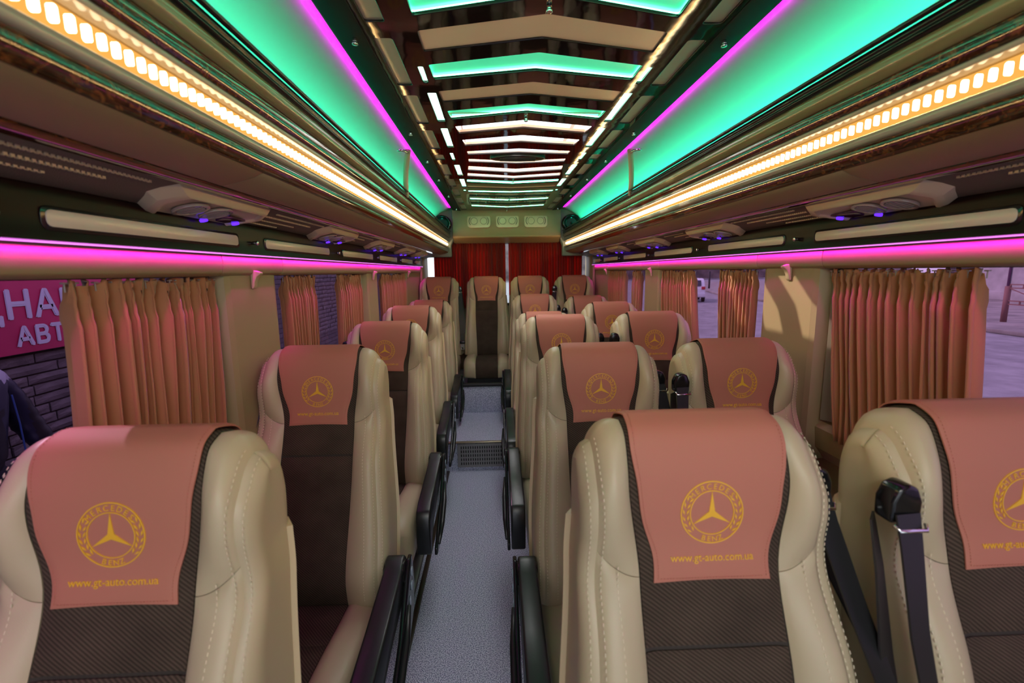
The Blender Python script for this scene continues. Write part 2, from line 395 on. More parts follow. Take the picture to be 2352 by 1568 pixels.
# (apex near, apex far, end near, end far, kind)
CH = [(-.62, -.48, -.53, -.39, 'w'), (-.35, -.21, -.26, -.12, 'g'), (-.06, .07, .03, .16, 'w'), (.20, .33, .29, .42, 'g'), (.47, .60, .56, .69, 'w'), (.73, .93, .82, 1.005, 'w'),
      (.985, 1.17, 1.07, 1.262, 'g'), (1.244, 1.368, 1.33, 1.449, 'w'), (1.447, 1.575, 1.532, 1.648, 'g'), (1.657, 1.774, 1.742, 1.85, 'w'), (1.859, 1.964, 1.943, 2.052, 'g'),
      (2.050, 2.170, 2.138, 2.253, 's'), (2.268, 2.393, 2.347, 2.46, 's'), (2.505, 2.60, 2.56, 2.64, 's'),
      (2.775, 2.855, 2.725, 2.81, 's'), (2.984, 3.113, 2.90, 3.03, 's'), (3.196, 3.303, 3.10, 3.213, 's'),
      (3.378, 3.511, 3.309, 3.425, 'g'), (3.604, 3.694, 3.535, 3.625, 'w'), (3.796, 3.896, 3.744, 3.842, 'g'), (3.985, 4.085, 3.925, 4.02, 'v'),
      (4.202, 4.326, 4.109, 4.23, 'g'), (4.42, 4.53, 4.33, 4.43, 'v'), (4.67, 4.772, 4.532, 4.655, 'g')]
holes = []; panels = []
for an, af, en, ef, k in CH:
    P = [(-cw(en), en), (0, an), (cw(en), en), (cw(ef), ef), (0, af), (-cw(ef), ef)]
    P = round_poly(P, .008, 2); holes.append(P); panels.append((P, k))
out_cols = [(.55, 1.00), (1.02, 1.29), (1.37, 1.693), (1.78, 2.104), (2.194, 2.514), (2.63, 2.75), (2.858, 3.174), (3.29, 3.567), (3.70, 3.98), (4.104, 4.41), (4.526, 4.84), (-.4, .4)]
grn_cols = [(1.544, 1.674), (1.756, 2.08), (2.165, 2.487), (2.593, 2.771), (2.872, 3.189), (3.293, 3.607), (3.72, 3.80)]
cols = []
for s in (-1, 1):
    for a, c in out_cols:
        x0, x1 = sorted((s*.412, s*.466)); cols.append((rrect(x0, a, x1, c, .010, 3), 'w'))
    for a, c in grn_cols:
        wx = .026 if c-a > .25 else .016
        x0, x1 = sorted((s*(.374-wx*.0), s*(.374-(.034 if wx > .02 else .020)))); cols.append((rrect(x0, a, x1, c, .006, 2), 'm'))
me = curve_plate([(-.49, Y0), (.49, Y0), (.49, 4.94), (-.49, 4.94)], holes+[c[0] for c in cols], 2.040, .006, .002, piano)
for v in me.vertices:      # the console dips slightly along its rails
    ax = abs(v.co.x); v.co.z += -.010*float(np.exp(-((ax-.393)/.018)**2)) if False else 0
obj('console_plate', me, None, cons, loc=(0, -2.0, -2.035))
def flat(P, z, m, parent, name, **k):
    n = len(P); me = mesh([(p[0], p[1]-2.0, z-2.035) for p in P], [tuple(reversed(range(n)))], m)
    return obj(name, me, None, parent, **k)
def lit_box(P, k, name):
    """shallow recess: diffuser on top, a thin led strip round its wall"""
    n = len(P); Q = inset(P, -.006)
    if k in 'gm':
        zt = 2.052
        v = [(p[0], p[1]-2, 2.044-2.035) for p in Q]+[(p[0], p[1]-2, zt-2.035) for p in Q]
        fc = [(i, (i+1) % n, (i+1) % n+n, i+n) for i in range(n)]
        o = obj(name, mesh([(p[0], p[1]-2, zt-2.035) for p in Q], [tuple(reversed(range(n)))], green_panel if k == 'g' else mint), None, cons)
        obj('edge_strip', mesh(v, fc, green_edge), None, o)
    elif k == 'w': flat(Q, 2.0405, white_pan if 'side' not in name else grey_pan, cons, name)
for P, k in panels:
    if k == 'g': lit_box(P, k, 'green_light_panel')
    elif k == 'w': lit_box(P, k, 'blank_panel')
    elif k == 'v':
        o = flat(inset(P, -.006), 2.062, vent_cream, cons, 'vent_panel')
        mb = MB()
        ys = [p[1] for p in P]; a, c = min(ys), max(ys)
        for i in range(9):
            x = -.28+i*.07; yy = (a+c)/2+(.03 if True else 0)*(1-abs(x)/.32)
            mb.box((x-.004, yy-.045-2, .012), (x+.004, yy+.045-2, .022))
        obj('slat', mb.me(gloss_black), parent=o, kind='stuff')
    else:
        # roof opening: real slot with lined walls up to the skylight
        n = len(P); v = [(p[0], p[1]-2, .009) for p in P]+[(p[0], p[1]-2, .020) for p in P]
        obj('skylight_slot', mesh(v, [(i, (i+1) % n, (i+1) % n+n, i+n) for i in range(n)], mat('slot_lining', (.62, .36, .25), .5) if 'slot_lining' not in bpy.data.materials else bpy.data.materials['slot_lining']), None, cons)
for P, k in cols: lit_box(P, k, 'side_light_panel' if k == 'm' else 'side_blank_panel')
# round hatch handle between the two halves
mb = MB().disc((0, 2.685-2, -.012), .155, 40, 'z', .018, rz=.062)
hp = obj('hatch_handle', mb.me(gloss_black, bevel=.004), parent=cons)
mb = MB()
for k in range(3): mb.box((-.10, -.005+k*.03-.03+.685, -.016), (.10, .004+k*.03-.03+.685, -.010))
obj('handle_rib', mb.me(blackp, bevel=.002), parent=hp)
stud_b = MB()
stud_b.disc((0, 0, -.012), .0065, 12, 'z', .012).disc((0, 0, -.017), .0085, 12, 'z', .006)
stud_me = stud_b.me(chrome, bevel=.001)
for x, y in [(s*.512, yy) for s in (-1, 1) for yy in (.55, 1.365, 2.205, 2.735, 3.27, 3.95, 4.75)]+[(0, 1.205), (0, 2.015), (0, 3.345), (0, 4.14), (0, 4.85)]:
    o = obj('stud', stud_me, None, cons, loc=(x, y-2, -.002 if x else 0.0))
S_sky = mat('skylight_frame', (.2, .2, .2), .5)

# ------------------------------------------------------------------ luggage racks
YR0, YR1 = -.9, 5.02
led_me = MB(); led_me.extr(rrect(-.0038, -.0098, .0038, .0098, .0035, 3), -.0035, .0035, 'x'); LEDM = led_me.me(led_e)
for s in (-1, 1):
    rk = thing('luggage_rack', 'long luggage rack with burl wood trims and amber led strip on the %s side' % names[s], 'luggage rack', (s*.7, 2.0, 1.6))
    def X(prof): return [(s*p[0]-s*.7, p[1]-1.6) for p in prof]
    def sweep(name, prof, m, bev=.0015, parent=rk, y0=YR0, y1=YR1, sm_=True, **k):
        me = MB().extr(X(prof), y0-2, y1-2, 'y').me(m, bevel=bev)
        return obj(name, me, None, parent, **k)
    sweep('shelf', [(.640, 1.775), (.655, 1.600), (.735, 1.590), (.88, 1.60), (.88, 1.61), (.74, 1.605), (.665, 1.76)], wallm)
    sweep('rim_tube', [(.598+.006*math.cos(a), 1.827+.006*math.sin(a)) for a in np.linspace(0, 2*PI, 10, endpoint=False)], gloss_black)
    sweep('rim_molding', [(.604, 1.822), (.600, 1.812), (.6035, 1.806), (.600, 1.800), (.606, 1.793), (.640, 1.790), (.640, 1.826)], gloss_black)
    sweep('upper_rail', [(.640, 1.790), (.608, 1.794), (.600, 1.786), (.599, 1.776), (.603, 1.764), (.612, 1.757), (.640, 1.757)], railm, parent=rk)
    sweep('wood_trim', [(.640, 1.7565), (.613, 1.7565), (.611, 1.750), (.613, 1.735), (.617, 1.724), (.645, 1.722)], wood)
    # opal channel: upper and lower lips with the strip between
    sweep('tube_lip', [(.650, 1.722), (.618, 1.7235), (.613, 1.719), (.615, 1.712), (.650, 1.709)], tubec)
    sweep('tube_lip', [(.650, 1.672), (.620, 1.667), (.617, 1.659), (.619, 1.652), (.625, 1.648), (.650, 1.648)], tubec)
    tb = sweep('light_channel', [(.650, 1.7085), (.6355, 1.7065), (.6355, 1.6745), (.650, 1.6725)], amber_e, bev=0, y1=4.99)
    y = .36; k = 0
    while y < 4.98:
        obj('led', LEDM, None, tb, loc=(s*(.6325-.7), y-2, 1.691-1.6)); y += .0217; k += 1
    sweep('wood_trim', [(.650, 1.6475), (.622, 1.6475), (.618, 1.640), (.620, 1.622), (.626, 1.612), (.66, 1.612)], wood)
    for a, c in ((YR0, 1.02), (1.022, 2.86), (2.862, 4.40), (4.402, YR1)):
        sweep('leather_panel', [(.66, 1.6115), (.627, 1.6115), (.645, 1.602), (.68, 1.592), (.714, 1.5845), (.72, 1.595)], wallm, y0=a, y1=c)
    sweep('wood_trim', [(.716, 1.5835), (.735, 1.5785), (.758, 1.578), (.764, 1.583), (.72, 1.594)], wood)
    # soffit, leather with stitched rows
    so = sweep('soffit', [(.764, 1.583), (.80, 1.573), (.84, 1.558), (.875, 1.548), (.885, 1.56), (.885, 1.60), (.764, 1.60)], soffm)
    st = MB()
    for (ya, yb) in ((.40, .92), (1.42, 1.80), (2.26, 2.50), (3.0, 3.2)):
        for r in range(4):
            xx = .785+r*.024; sh = .08*r
            for q in (0, 1):
                y = ya-sh*.3
                while y < yb-sh:
                    zz = 1.5765-(xx-.785)*.32
                    st.box((s*(xx+q*.004)-s*.7-.0007, y-2, zz-1.6-.0035), (s*(xx+q*.004)-s*.7+.0007, y+.006-2, zz-1.6+.001)); y += .010
    obj('stitching', st.me(thread), parent=so, kind='stuff')

# vent and reading light units hanging below the racks
WHERE = {0: 'above the front window', 1: 'above the second window', 2: 'between second and rear window', 3: 'over the rear side window', 4: 'nearest the rear wall'}
def vent_meshes(s):
    A = MB()
    # bezel: tapered six sided body with raised rim
    top = [(-.055, -.19), (-.055, .17), (-.01, .215), (.075, .16), (.090, -.02), (.07, -.16), (0, -.21)]
    def lay(sc, z): return [(s*p[0]*sc, p[1]*sc, z) for p in top]
    L = [lay(1.06, .012), lay(1.0, .0), lay(.93, -.013), lay(.84, -.018), lay(.80, -.016), lay(.78, -.010)]
    v = sum(L, []); n = len(top)
    f = [(i*n+j, i*n+(j+1) % n, (i+1)*n+(j+1) % n, (i+1)*n+j) for i in range(len(L)-1) for j in range(n)]+[tuple(range((len(L)-1)*n, len(L)*n))]
    A.add(v, f); bez = A.me(vent_cream, bevel=.003)
    V = MB(); V.ring((0, 0, -.008), .030, .038, .008, 28).disc((0, 0, -.004), .030, 24, 'z', .002)
    for i in range(-2, 3): V.box((-.027*math.cos(i*.4), i*.011-.0015, -.008), (.027*math.cos(i*.4), i*.011+.0015, -.002))
    vent = V.me(clearp, bevel=.0008)
    Lp = MB().extr([(s*p[0], p[1]) for p in [(-.022, -.03), (.020, -.012), (.022, .03), (-.012, .075)]], -.010, -.002, 'z').me(mat('violet_panel', (.05, .01, .06), .1) if 'violet_panel' not in bpy.data.materials else bpy.data.materials['violet_panel'], bevel=.002)
    Ld = MB().disc((0, 0, -.012), .009, 14, 'z', .006).me(violet_e)
    return bez, vent, Lp, Ld
for s in (-1, 1):
    bez, vent, Lp, Ld = vent_meshes(s)
    for k, y in enumerate((1.17, 2.02, 2.80, 3.58, 4.25)):
        u = thing('air_vent_unit', 'cream air vent and reading light unit under the %s rack %s' % (names[s], WHERE[k]), 'air vent', (s*.823, y, 1.560), group='overhead air vent units')
        u.rotation_euler = (0, s*.26, 0); u.scale = (1, 1, .8)
        o = obj('bezel', bez, None, u)
        obj('round_vent', vent, None, u, loc=(s*.005, -.085, -.012)); obj('round_vent', vent, None, u, loc=(s*.0, .0, -.012))
        obj('lamp_panel', Lp, None, u, loc=(s*.015, .065, -.010)); obj('violet_lamp', Ld, None, u, loc=(s*.04, .012, -.012))
        obj('violet_lamp', Ld, None, u, loc=(s*.03, .135, -.010))

# dark gloss bands with opal inserts above the windows
for s in (-1, 1):
    bd = thing('side_light_band', 'dark glossy band with long opal inserts and a magenta strip above the %s windows' % names[s], 'light band', (s*.87, 2.0, 1.5))
    prf = [(.868, 1.457), (.872, 1.47), (.874, 1.50), (.873, 1.53), (.874, 1.548), (.90, 1.55), (.90, 1.457)]
    me = MB().extr([(s*p[0]-s*.87, p[1]-1.5) for p in prf], Y0-2, 4.74-2, 'y').me(blk_band, bevel=.0015)
    obj('band', me, None, bd)
    off = 0 if s < 0 else .08
    for a, c in ((-.30, .62), (.79, 1.352), (1.512, 2.078), (2.262, 2.81), (2.98, 3.50), (3.68, 4.15), (4.3, 4.6)):
        q = [(p[0]-2+off, p[1]) for p in rrect(a, 1.482-1.5, c, 1.510-1.5, .010, 3)]
        x0 = s*(.8695-.87); x1 = s*(.876-.87)
        obj('opal_insert', MB().extr(q, x0, x1, 'x').me(white_pan, bevel=.001), parent=bd)
        q2 = [(p[0]-2+off, p[1]) for p in rrect(a-.008, 1.475-1.5, c+.008, 1.516-1.5, .012, 3)]
        obj('insert_frame', MB().extr(q2, s*(.8712-.87), s*(.8765-.87), 'x').me(gloss_black, bevel=.001), parent=bd)
    sb = MB().disc((0, 0, 0), .005, 10, 'x', -s*.010).disc((-s*.010, 0, 0), .007, 10, 'x', -s*.006).me(chrome, bevel=.001)
    for y in (.70, 1.435, 2.175, 2.895, 3.59, 4.22): obj('stud', sb, None, bd, loc=(s*.0025, y-2+off, -.006))
    obj('magenta_strip', MB().box((s*(.8685-.87), Y0-2, -.0448), (s*(.874-.87), 4.74-2, -.041)).me(mag_e), parent=bd)

# ------------------------------------------------------------------ rear wall
R = MB()
ST = [( -.97, 0), (.97, 0)]
R.box((-.97, Y1, 0), (.97, Y1+.05, 1.02)).box((-.97, Y1, 1.72), (.97, Y1+.05, 2.22)).box((-.97, Y1, 1.02), (-.90, Y1+.05, 1.72)).box((.90, Y1, 1.02), (.97, Y1+.05, 1.72))
# soft fascia above the rear curtains
fp = [(5.12, 2.06), (4.93, 2.045), (4.93, 1.98), (4.95, 1.88), (4.945, 1.80), (4.93, 1.77), (4.94, 1.755), (5.0, 1.745), (5.05, 1.712), (5.12, 1.700)]
R.extr([p for p in fp], -.575, .575, 'x')
wr = struct('wall_rear', R.me(wallm, bevel=.01))
for s in (-1, 1):
    R2 = MB()
    R2.extr([(s*.575, 2.06), (s*.90, 2.06), (s*.90, 1.56), (s*.60, 1.56), (s*.60, 1.68), (s*.575, 1.74)], 4.985, 5.12, 'y')
    obj('corner_pad', R2.me(cove_m, bevel=.012), parent=wr)
    R3 = MB().extr([(s*.90, 1.60), (s*.875, 1.56), (s*.872, 1.0), (s*.90, .9)], 4.72, 5.12, 'y'); obj('corner_post', R3.me(wallm, bevel=.004), parent=wr)
wo = struct('window_%d' % (gi+1), MB().box((-.90, Y1+.005, 1.02), (.90, Y1+.03, 1.05)).box((-.90, Y1+.005, 1.70), (.90, Y1+.03, 1.72)).me(rub))
obj('glass_pane', MB().box((-.90, Y1+.022, 1.05), (.90, Y1+.026, 1.70)).me(glass_r), parent=wo)
# air vents on the rear fascia
for i, x in enumerate((-.295, .005, .305)):
    v = thing('rear_air_vent', ('left', 'middle', 'right')[i]+' one of the three cream double air vents on the rear fascia', 'air vent', (x, 4.925, 1.925), group='rear fascia air vents')
    v.rotation_euler = (-.12, 0, 0)
    obj('faceplate', MB().extr(rrect(-.122, -.068, .122, .068, .035, 5), 0, .02, 'y').me(vent_cream, bevel=.006, seg=3), parent=v)
    for q in (-1, 1):
        nz = MB().ring((q*.050, -.006, 0), .036, .044, .010, 30, 'y'); o = obj('round_nozzle', nz.me(vent_cream, bevel=.001), parent=v)
        mb = MB().disc((q*.050, -.003, 0), .036, 28, 'y', .004); obj('nozzle_disc', mb.me(vent_cream), parent=o)
        obj('gap_ring', MB().ring((q*.050, -.0035, 0), .0335, .0365, .002, 30, 'y').me(gloss_black), parent=o)
        mb = MB().extr([(q*.050+math.cos(a)*r, math.sin(a)*r) for a, r in [(t, .056) for t in np.linspace(-.8, .8, 9)]+[(t, .050) for t in np.linspace(.8, -.8, 9)]] if q > 0 else [(q*.050-math.cos(a)*r, math.sin(a)*r) for a, r in [(t, .056) for t in np.linspace(-.8, .8, 9)]+[(t, .050) for t in np.linspace(.8, -.8, 9)]], -.002, .004, 'y')
        obj('trim_slot', mb.me(mat('slot_shadow', (.05, .04, .03), .6) if 'slot_shadow' not in bpy.data.materials else bpy.data.materials['slot_shadow']), parent=v)
# speakers in the rear corners
for s in (-1, 1):
    sp = thing('speaker', 'dark round speaker at the rear %s end of the luggage rack' % names[s], 'speaker', (s*.685, 4.93, 1.90))
    mb = MB(); prof = [(.100, .055), (.104, .02), (.098, -.01), (.086, -.025), (.078, -.018), (.070, .0), (.03, .012), (.0005, -.004)]
    v = []; n = 36
    for r, y in prof: v += [(r*math.cos(2*PI*i/n), y, r*.9*math.sin(2*PI*i/n)) for i in range(n)]
    mb.add(v, [(k*n+i, k*n+(i+1) % n, (k+1)*n+(i+1) % n, (k+1)*n+i) for k in range(len(prof)-1) for i in range(n)])
    obj('speaker_body', mb.me(gloss_black, smooth=True), parent=sp)
    obj('speaker_cone', MB().disc((0, .004, 0), .070, 30, 'y', .004, rz=.063).me(mat('speaker_mesh', (.02, .03, .04), .7, bump=.6, bscale=400)), parent=sp)
# curved struts between ceiling edge and rack rim
for s in (-1, 1):
    stt = thing('rack_strut', 'curved cream strut between the ceiling edge and the %s luggage rack' % names[s], 'strut', (s*.60, 2.55, 1.80))
    pts = [(s*(-.030), -.10, .215), (s*(-.022), -.085, .19), (s*(-.006), -.05, .13), (s*.004, -.02, .07), (s*.006, 0, .0)]
    mb = MB()
    for p, q_ in zip(pts[:-1], pts[1:]):
        mb.tube([p, q_], [.014, .014], 12)
    mb = MB().tube(pts, [.0145, .0145, .014, .0135, .013], 14)
    obj('tube', mb.me(leather, smooth=True), parent=stt)
    obj('bracket', MB().tube([(s*-.032, -.10, .20), (s*-.02, -.14, .20), (s*.004, -.15, .205)], .006, 8).disc((s*.004, -.15, .196), .012, 12, 'z', .008).me(chrome, smooth=True), parent=stt)

# ------------------------------------------------------------------ curtains
def curtain(name, s, y0, y1, ztop, zbot, x, folds, m, label, cat='curtain', group=None, seed=0, amp=.013, yb=None, rear=False):
    rnd = random.Random(seed)
    if not rear:
        q_ = 1.033 if s < 0 else 1.024
        y0, y1 = y0*q_, y1*q_; yb = (yb[0]*q_, yb[1]*q_) if yb else None
    t = thing(name, label, cat, (x, (y0+y1)/2, ztop) if not rear else ((y0+y1)/2, x, ztop), group)
    folds = int(folds*1.3); amp = amp*1.7; nu = folds*10; nv = 26
    ph = []
    a = 0
    wsc = [rnd.uniform(.6, 1.5) for _ in range(folds)]; tot = sum(wsc)
    edges = np.cumsum([0]+wsc)/tot
    yb = yb or (y0, y1)
    v = []
    hgt = ztop-zbot
    amps = [rnd.uniform(.7, 1.25) for _ in range(folds+1)]; ofs = [rnd.uniform(-.3, .3) for _ in range(folds+1)]
    for j in range(nv+1):
        f = j/nv
        f = f**1.6 if f < 1 else 1
        z = -hgt*f
        for i in range(nu+1):
            u = i/nu
            k = min(folds-1, int(np.searchsorted(edges, u, side='right')-1)); loc_ = (u-edges[k])/(edges[k+1]-edges[k])
            ya = y0+(y1-y0)*u; yc = yb[0]+(yb[1]-yb[0])*u
            yy = ya+(yc-ya)*f
            A = amp*(amps[k]*(1-loc_)+amps[k+1]*loc_)*(.45+.55*min(1, f*9+.1))
            w_ = math.sin(2*PI*loc_)
            d = A*math.copysign(abs(w_)**.75, w_)
            # overlap of the pleat
            yy += amp*.28*math.sin(4*PI*loc_)
            # ruffled heading
            if f < .07:
                r = 1-f/.07
                d += .006*r*math.sin(u*folds*17+seed)+.004*r*math.sin(u*folds*31+1)
                z2 = z+.010*r*max(-.3, math.sin(u*folds*2*PI+ofs[k]*4))
            elif f < .13: d -= .004; z2 = z
            else: z2 = z
            d += .006*math.sin(f*5+ofs[k]*6)*f
            v.append((yy, d, z2))
    fc = [(j*(nu+1)+i, j*(nu+1)+i+1, (j+1)*(nu+1)+i+1, (j+1)*(nu+1)+i) for j in range(nv) for i in range(nu)]
    if rear: vv = [(p[0]-(y0+y1)/2, p[1], p[2]) for p in v]
    else: vv = [(-s*p[1], p[0]-(y0+y1)/2, p[2]) for p in v]
    me = mesh(vv, fc, m, True)
    o = obj('cloth', me, None, t); md = o.modifiers.new('s', 'SOLIDIFY'); md.thickness = .0016
    # rail hooks
    hm = MB(); hm.tube([(0, 0, -.008), (0, 0, .010)], .0016, 6).box((-.003, -.005, .007), (.003, .005, .010))
    hme = hm.me(clearp if not rear else blackp)
    for i in range(folds+1):
        u = edges[i]; yy = (y0+(y1-y0)*u)-(y0+y1)/2
        obj('curtain_hook', hme, None, t, loc=(0, yy, -.006) if not rear else (yy, 0, -.004))
    return t
def rail(s, a, c, label):
    t = thing('curtain_rail', label, 'curtain rail', (s*.925, (a+c)/2, 1.398))
    obj('rail', MB().box((-.006, -(c-a)/2, -.003), (.006, (c-a)/2, .005)).me(gloss_black, bevel=.001), parent=t)
ZT = 1.386
rail(-1, -.3, 1.28, 'black curtain rail over the left front window'); rail(1, -.3, 1.40, 'black curtain rail over the right front window')
rail(-1, 1.68, 2.74, 'black curtain rail over the second left window'); rail(1, 1.80, 2.84, 'black curtain rail over the second right window')
rail(-1, 3.08, 3.96, 'black curtain rail over the rear left side window'); rail(1, 3.22, 4.14, 'black curtain rail over the rear right side window')
curtain('window_curtain', -1, .835, 1.265, ZT, .86, -.925, 11, curt_m, 'wide tan pleated curtain on the left front window beside the pink banner', seed=1, yb=(.80, 1.225))
curtain('window_curtain', 1, .935, 1.385, ZT, .86, .925, 12, curt_m, 'wide tan pleated curtain on the right front window', seed=2, yb=(.88, 1.32))
curtain('window_curtain', -1, 1.672, 1.955, ZT, .86, -.925, 9, curt_m, 'bunched tan curtain on the front edge of the second left window', seed=3)
curtain('window_curtain', -1, 2.235, 2.60, ZT, .86, -.925, 9, curt_m, 'bunched tan curtain on the rear edge of the second left window', seed=4)
curtain('window_curtain', 1, 1.79, 2.085, ZT, .86, .925, 9, curt_m, 'bunched tan curtain on the front edge of the second right window', seed=5, yb=(1.78, 2.05))
curtain('window_curtain', 1, 2.35, 2.80, ZT, .86, .925, 9, curt_m, 'bunched tan curtain on the rear edge of the second right window', seed=6, yb=(2.24, 2.75))
curtain('window_curtain', -1, 3.08, 3.34, ZT, .86, -.925, 7, curt_m, 'dim tan curtain on the front part of the rear left window', seed=7)
curtain('window_curtain', -1, 3.42, 3.95, ZT, .86, -.925, 9, curt_m, 'dim tan curtain on the rear part of the rear left window', seed=8)
curtain('window_curtain', 1, 3.22, 3.40, ZT, .86, .925, 6, curt_m, 'narrow dim tan curtain on the front part of the rear right window', seed=9)
curtain('window_curtain', 1, 3.60, 4.12, ZT, .86, .925, 9, curt_m, 'dim tan curtain on the rear part of the rear right window', seed=10)
curtain('rear_curtain', 1, -.80, -.017, 1.715, 1.0, 5.085, 22, rcurt_m, 'dark red pleated curtain on the left half of the rear window', seed=11, rear=True, amp=.014)
curtain('rear_curtain', 1, .018, .83, 1.715, 1.0, 5.085, 22, rcurt_m, 'dark red pleated curtain on the right half of the rear window', seed=12, rear=True, amp=.014)
# coat hooks
for s, ys in ((-1, (1.47, 2.90, 4.06)), (1, (1.59, 3.02, 4.24))):
    for k, y in enumerate(ys):
        h = thing('coat_hook', 'beige plastic coat hook on the %s %s window pillar' % (('first', 'second', 'rearmost')[k], names[s]), 'hook', (s*.903, y, 1.385))
        p = [(0, .028), (.003, .030), (.018, .026), (.030, .022), (.031, .016), (.020, .008), (.012, -.008), (.010, -.022), (.004, -.030), (0, -.026)]
        obj('hook', MB().extr([(-s*q[0], q[1]) for q in p], -.010, .010, 'y').me(hookm, bevel=.003), parent=h)

# ------------------------------------------------------------------ seats
Fp = np.array([(.030, .40), (.022, .50), (.070, .65), (.122, .80), (.160, .90), (.180, .98), (.186, 1.05), (.194, 1.10), (.214, 1.145), (.250, 1.160)])
Bp = np.array([(.185, .40), (.212, .50), (.255, .65), (.292, .80), (.310, .90), (.320, .98), (.325, 1.05), (.322, 1.10), (.303, 1.142), (.250, 1.160)])
def cr_spline(P, n=24):
    out_ = []
    for i in range(len(P)-1):
        p0 = P[max(i-1, 0)]; p1 = P[i]; p2 = P[i+1]; p3 = P[min(i+2, len(P)-1)]
        for k in range(n):
            t = k/n
            out_.append(.5*((2*p1)+(-p0+p2)*t+(2*p0-5*p1+4*p2-p3)*t*t+(-p0+3*p1-3*p2+p3)*t**3))
    out_.append(P[-1]); return np.array(out_)
FS, BS = cr_spline(Fp), cr_spline(Bp)
SG = np.linspace(0, 1, len(FS))
def prof(tau):
    tau = np.asarray(tau, float); s = np.where(tau <= 1, tau, 2-tau)
    fy, fz = np.interp(s, SG, FS[:, 0]), np.interp(s, SG, FS[:, 1])
    by, bz = np.interp(s, SG, BS[:, 0]), np.interp(s, SG, BS[:, 1])
    fr = tau <= 1
    return np.where(fr, fy, by), np.where(fr, fz, bz), (fy+by)/2, (fz+bz)/2, fr
def halfw(z): return .196+.006*sm(1.0, .90, z)+.022*sm(.92, .55, z)
NEXP = 4.2
def cen(z): return .108+.016*sm(.93, 1.08, z)-.010*sm(.80, .45, z)
def surf(x, tau):
    """x in metres across the seat, tau 0..2 along the profile"""
    x, tau = np.broadcast_arrays(np.asarray(x, float), np.asarray(tau, float))
    y, z, my, mz, fr = prof(tau)
    W_ = halfw(z); u = np.clip(np.abs(x)/W_, 0, 1)
    k = (1-u**NEXP)**(1/NEXP)
    Y = my+k*(y-my); Z = mz+k*(z-mz)
    bol = .040*sm(.96, .80, z)+.030*sm(.90, 1.04, z)*sm(1.165, 1.06, z)
    c = cen(z)/W_
    D = bol*sm(c-.10, .86, u)*np.clip(k, 0, 1)*np.where(fr, 1, 0)
    Y = Y-D; Z = Z+D*.22
    drop = .068*np.clip((u-.55)/.45, 0, 1)**2.2
    Z = Z-drop*sm(.93, 1.16, z)
    return np.stack([x, Y, Z], -1)
def normal(x, tau):
    e = 1e-3; x = np.asarray(x, float); tau = np.asarray(tau, float)
    a = surf(x+e*.5, tau)-surf(x-e*.5, tau); b_ = surf(x, np.clip(tau+e, 0, 2))-surf(x, np.clip(tau-e, 0, 2))
    n = np.cross(a, b_); L = np.linalg.norm(n, axis=-1, keepdims=True)
    return n/np.maximum(L, 1e-9)
def tau_of_z(z): return np.interp(z, FS[:, 1], SG)
def patch(xa, xb, ta, tb, nu, nv, m, off=0.0, puff=.006, back=-.006, edge=.012, warp=0):
    """xa,xb: functions of tau giving the side borders; ta,tb: functions of fraction across giving the ends"""
    A = np.linspace(0, 1, nu+1)[None, :]; B = np.linspace(0, 1, nv+1)[:, None]
    T = ta(A)+(tb(A)-ta(A))*B
    if warp > 0: A = 1-(1-A)**3
    if warp < 0: A = A**3
    X = xa(T)+(xb(T)-xa(T))*A
    P = surf(X, T); N = normal(X, T)
    # arc distances to borders
    du = np.linalg.norm(np.diff(P, axis=1), axis=-1).mean(0).sum(); dv = np.linalg.norm(np.diff(P, axis=0), axis=-1).mean(1).sum()
    d = np.minimum(np.minimum(A, 1-A)*du+0*B, np.minimum(B, 1-B)*dv+0*A)
    h = off+puff*(1-np.exp(-d/edge))
    top = P+N*h[..., None]; v = list(top.reshape(-1, 3)); f = []
    n1 = nu+1
    for j in range(nv):
        for i in range(nu): f.append((j*n1+i, j*n1+i+1, (j+1)*n1+i+1, (j+1)*n1+i))
    # border skirt
    bi = [(0, i) for i in range(nu+1)]+[(j, nu) for j in range(1, nv+1)]+[(nv, i) for i in range(nu-1, -1, -1)]+[(j, 0) for j in range(nv-1, 0, -1)]
    k0 = len(v)
    for j, i in bi: v.append(P[j, i]+N[j, i]*(off+back))
    nb = len(bi)
    for q in range(nb):
        a = bi[q][0]*n1+bi[q][1]; c = bi[(q+1) % nb][0]*n1+bi[(q+1) % nb][1]
        f.append((c, a, k0+q, k0+(q+1) % nb))
    me = mesh(v, f, m, True)
    try: me.set_sharp_from_angle(angle=math.radians(55))
    except Exception: pass
    return me
def seamz(u_):   # height of the curved seam between bolster and headrest, u_ 0 inner..1 outer
    return .932+.040*u_**1.9
zt = lambda z: tau_of_z(z)
def tz(tau): return prof(tau)[1]
GS = .885     # gusset seam, fraction of the half width
tb_back = 1.42
seat_parts = []
def add(name, me, parent=None, label=None, kind=None): seat_parts.append((name, me, parent, label, kind)); return len(seat_parts)-1
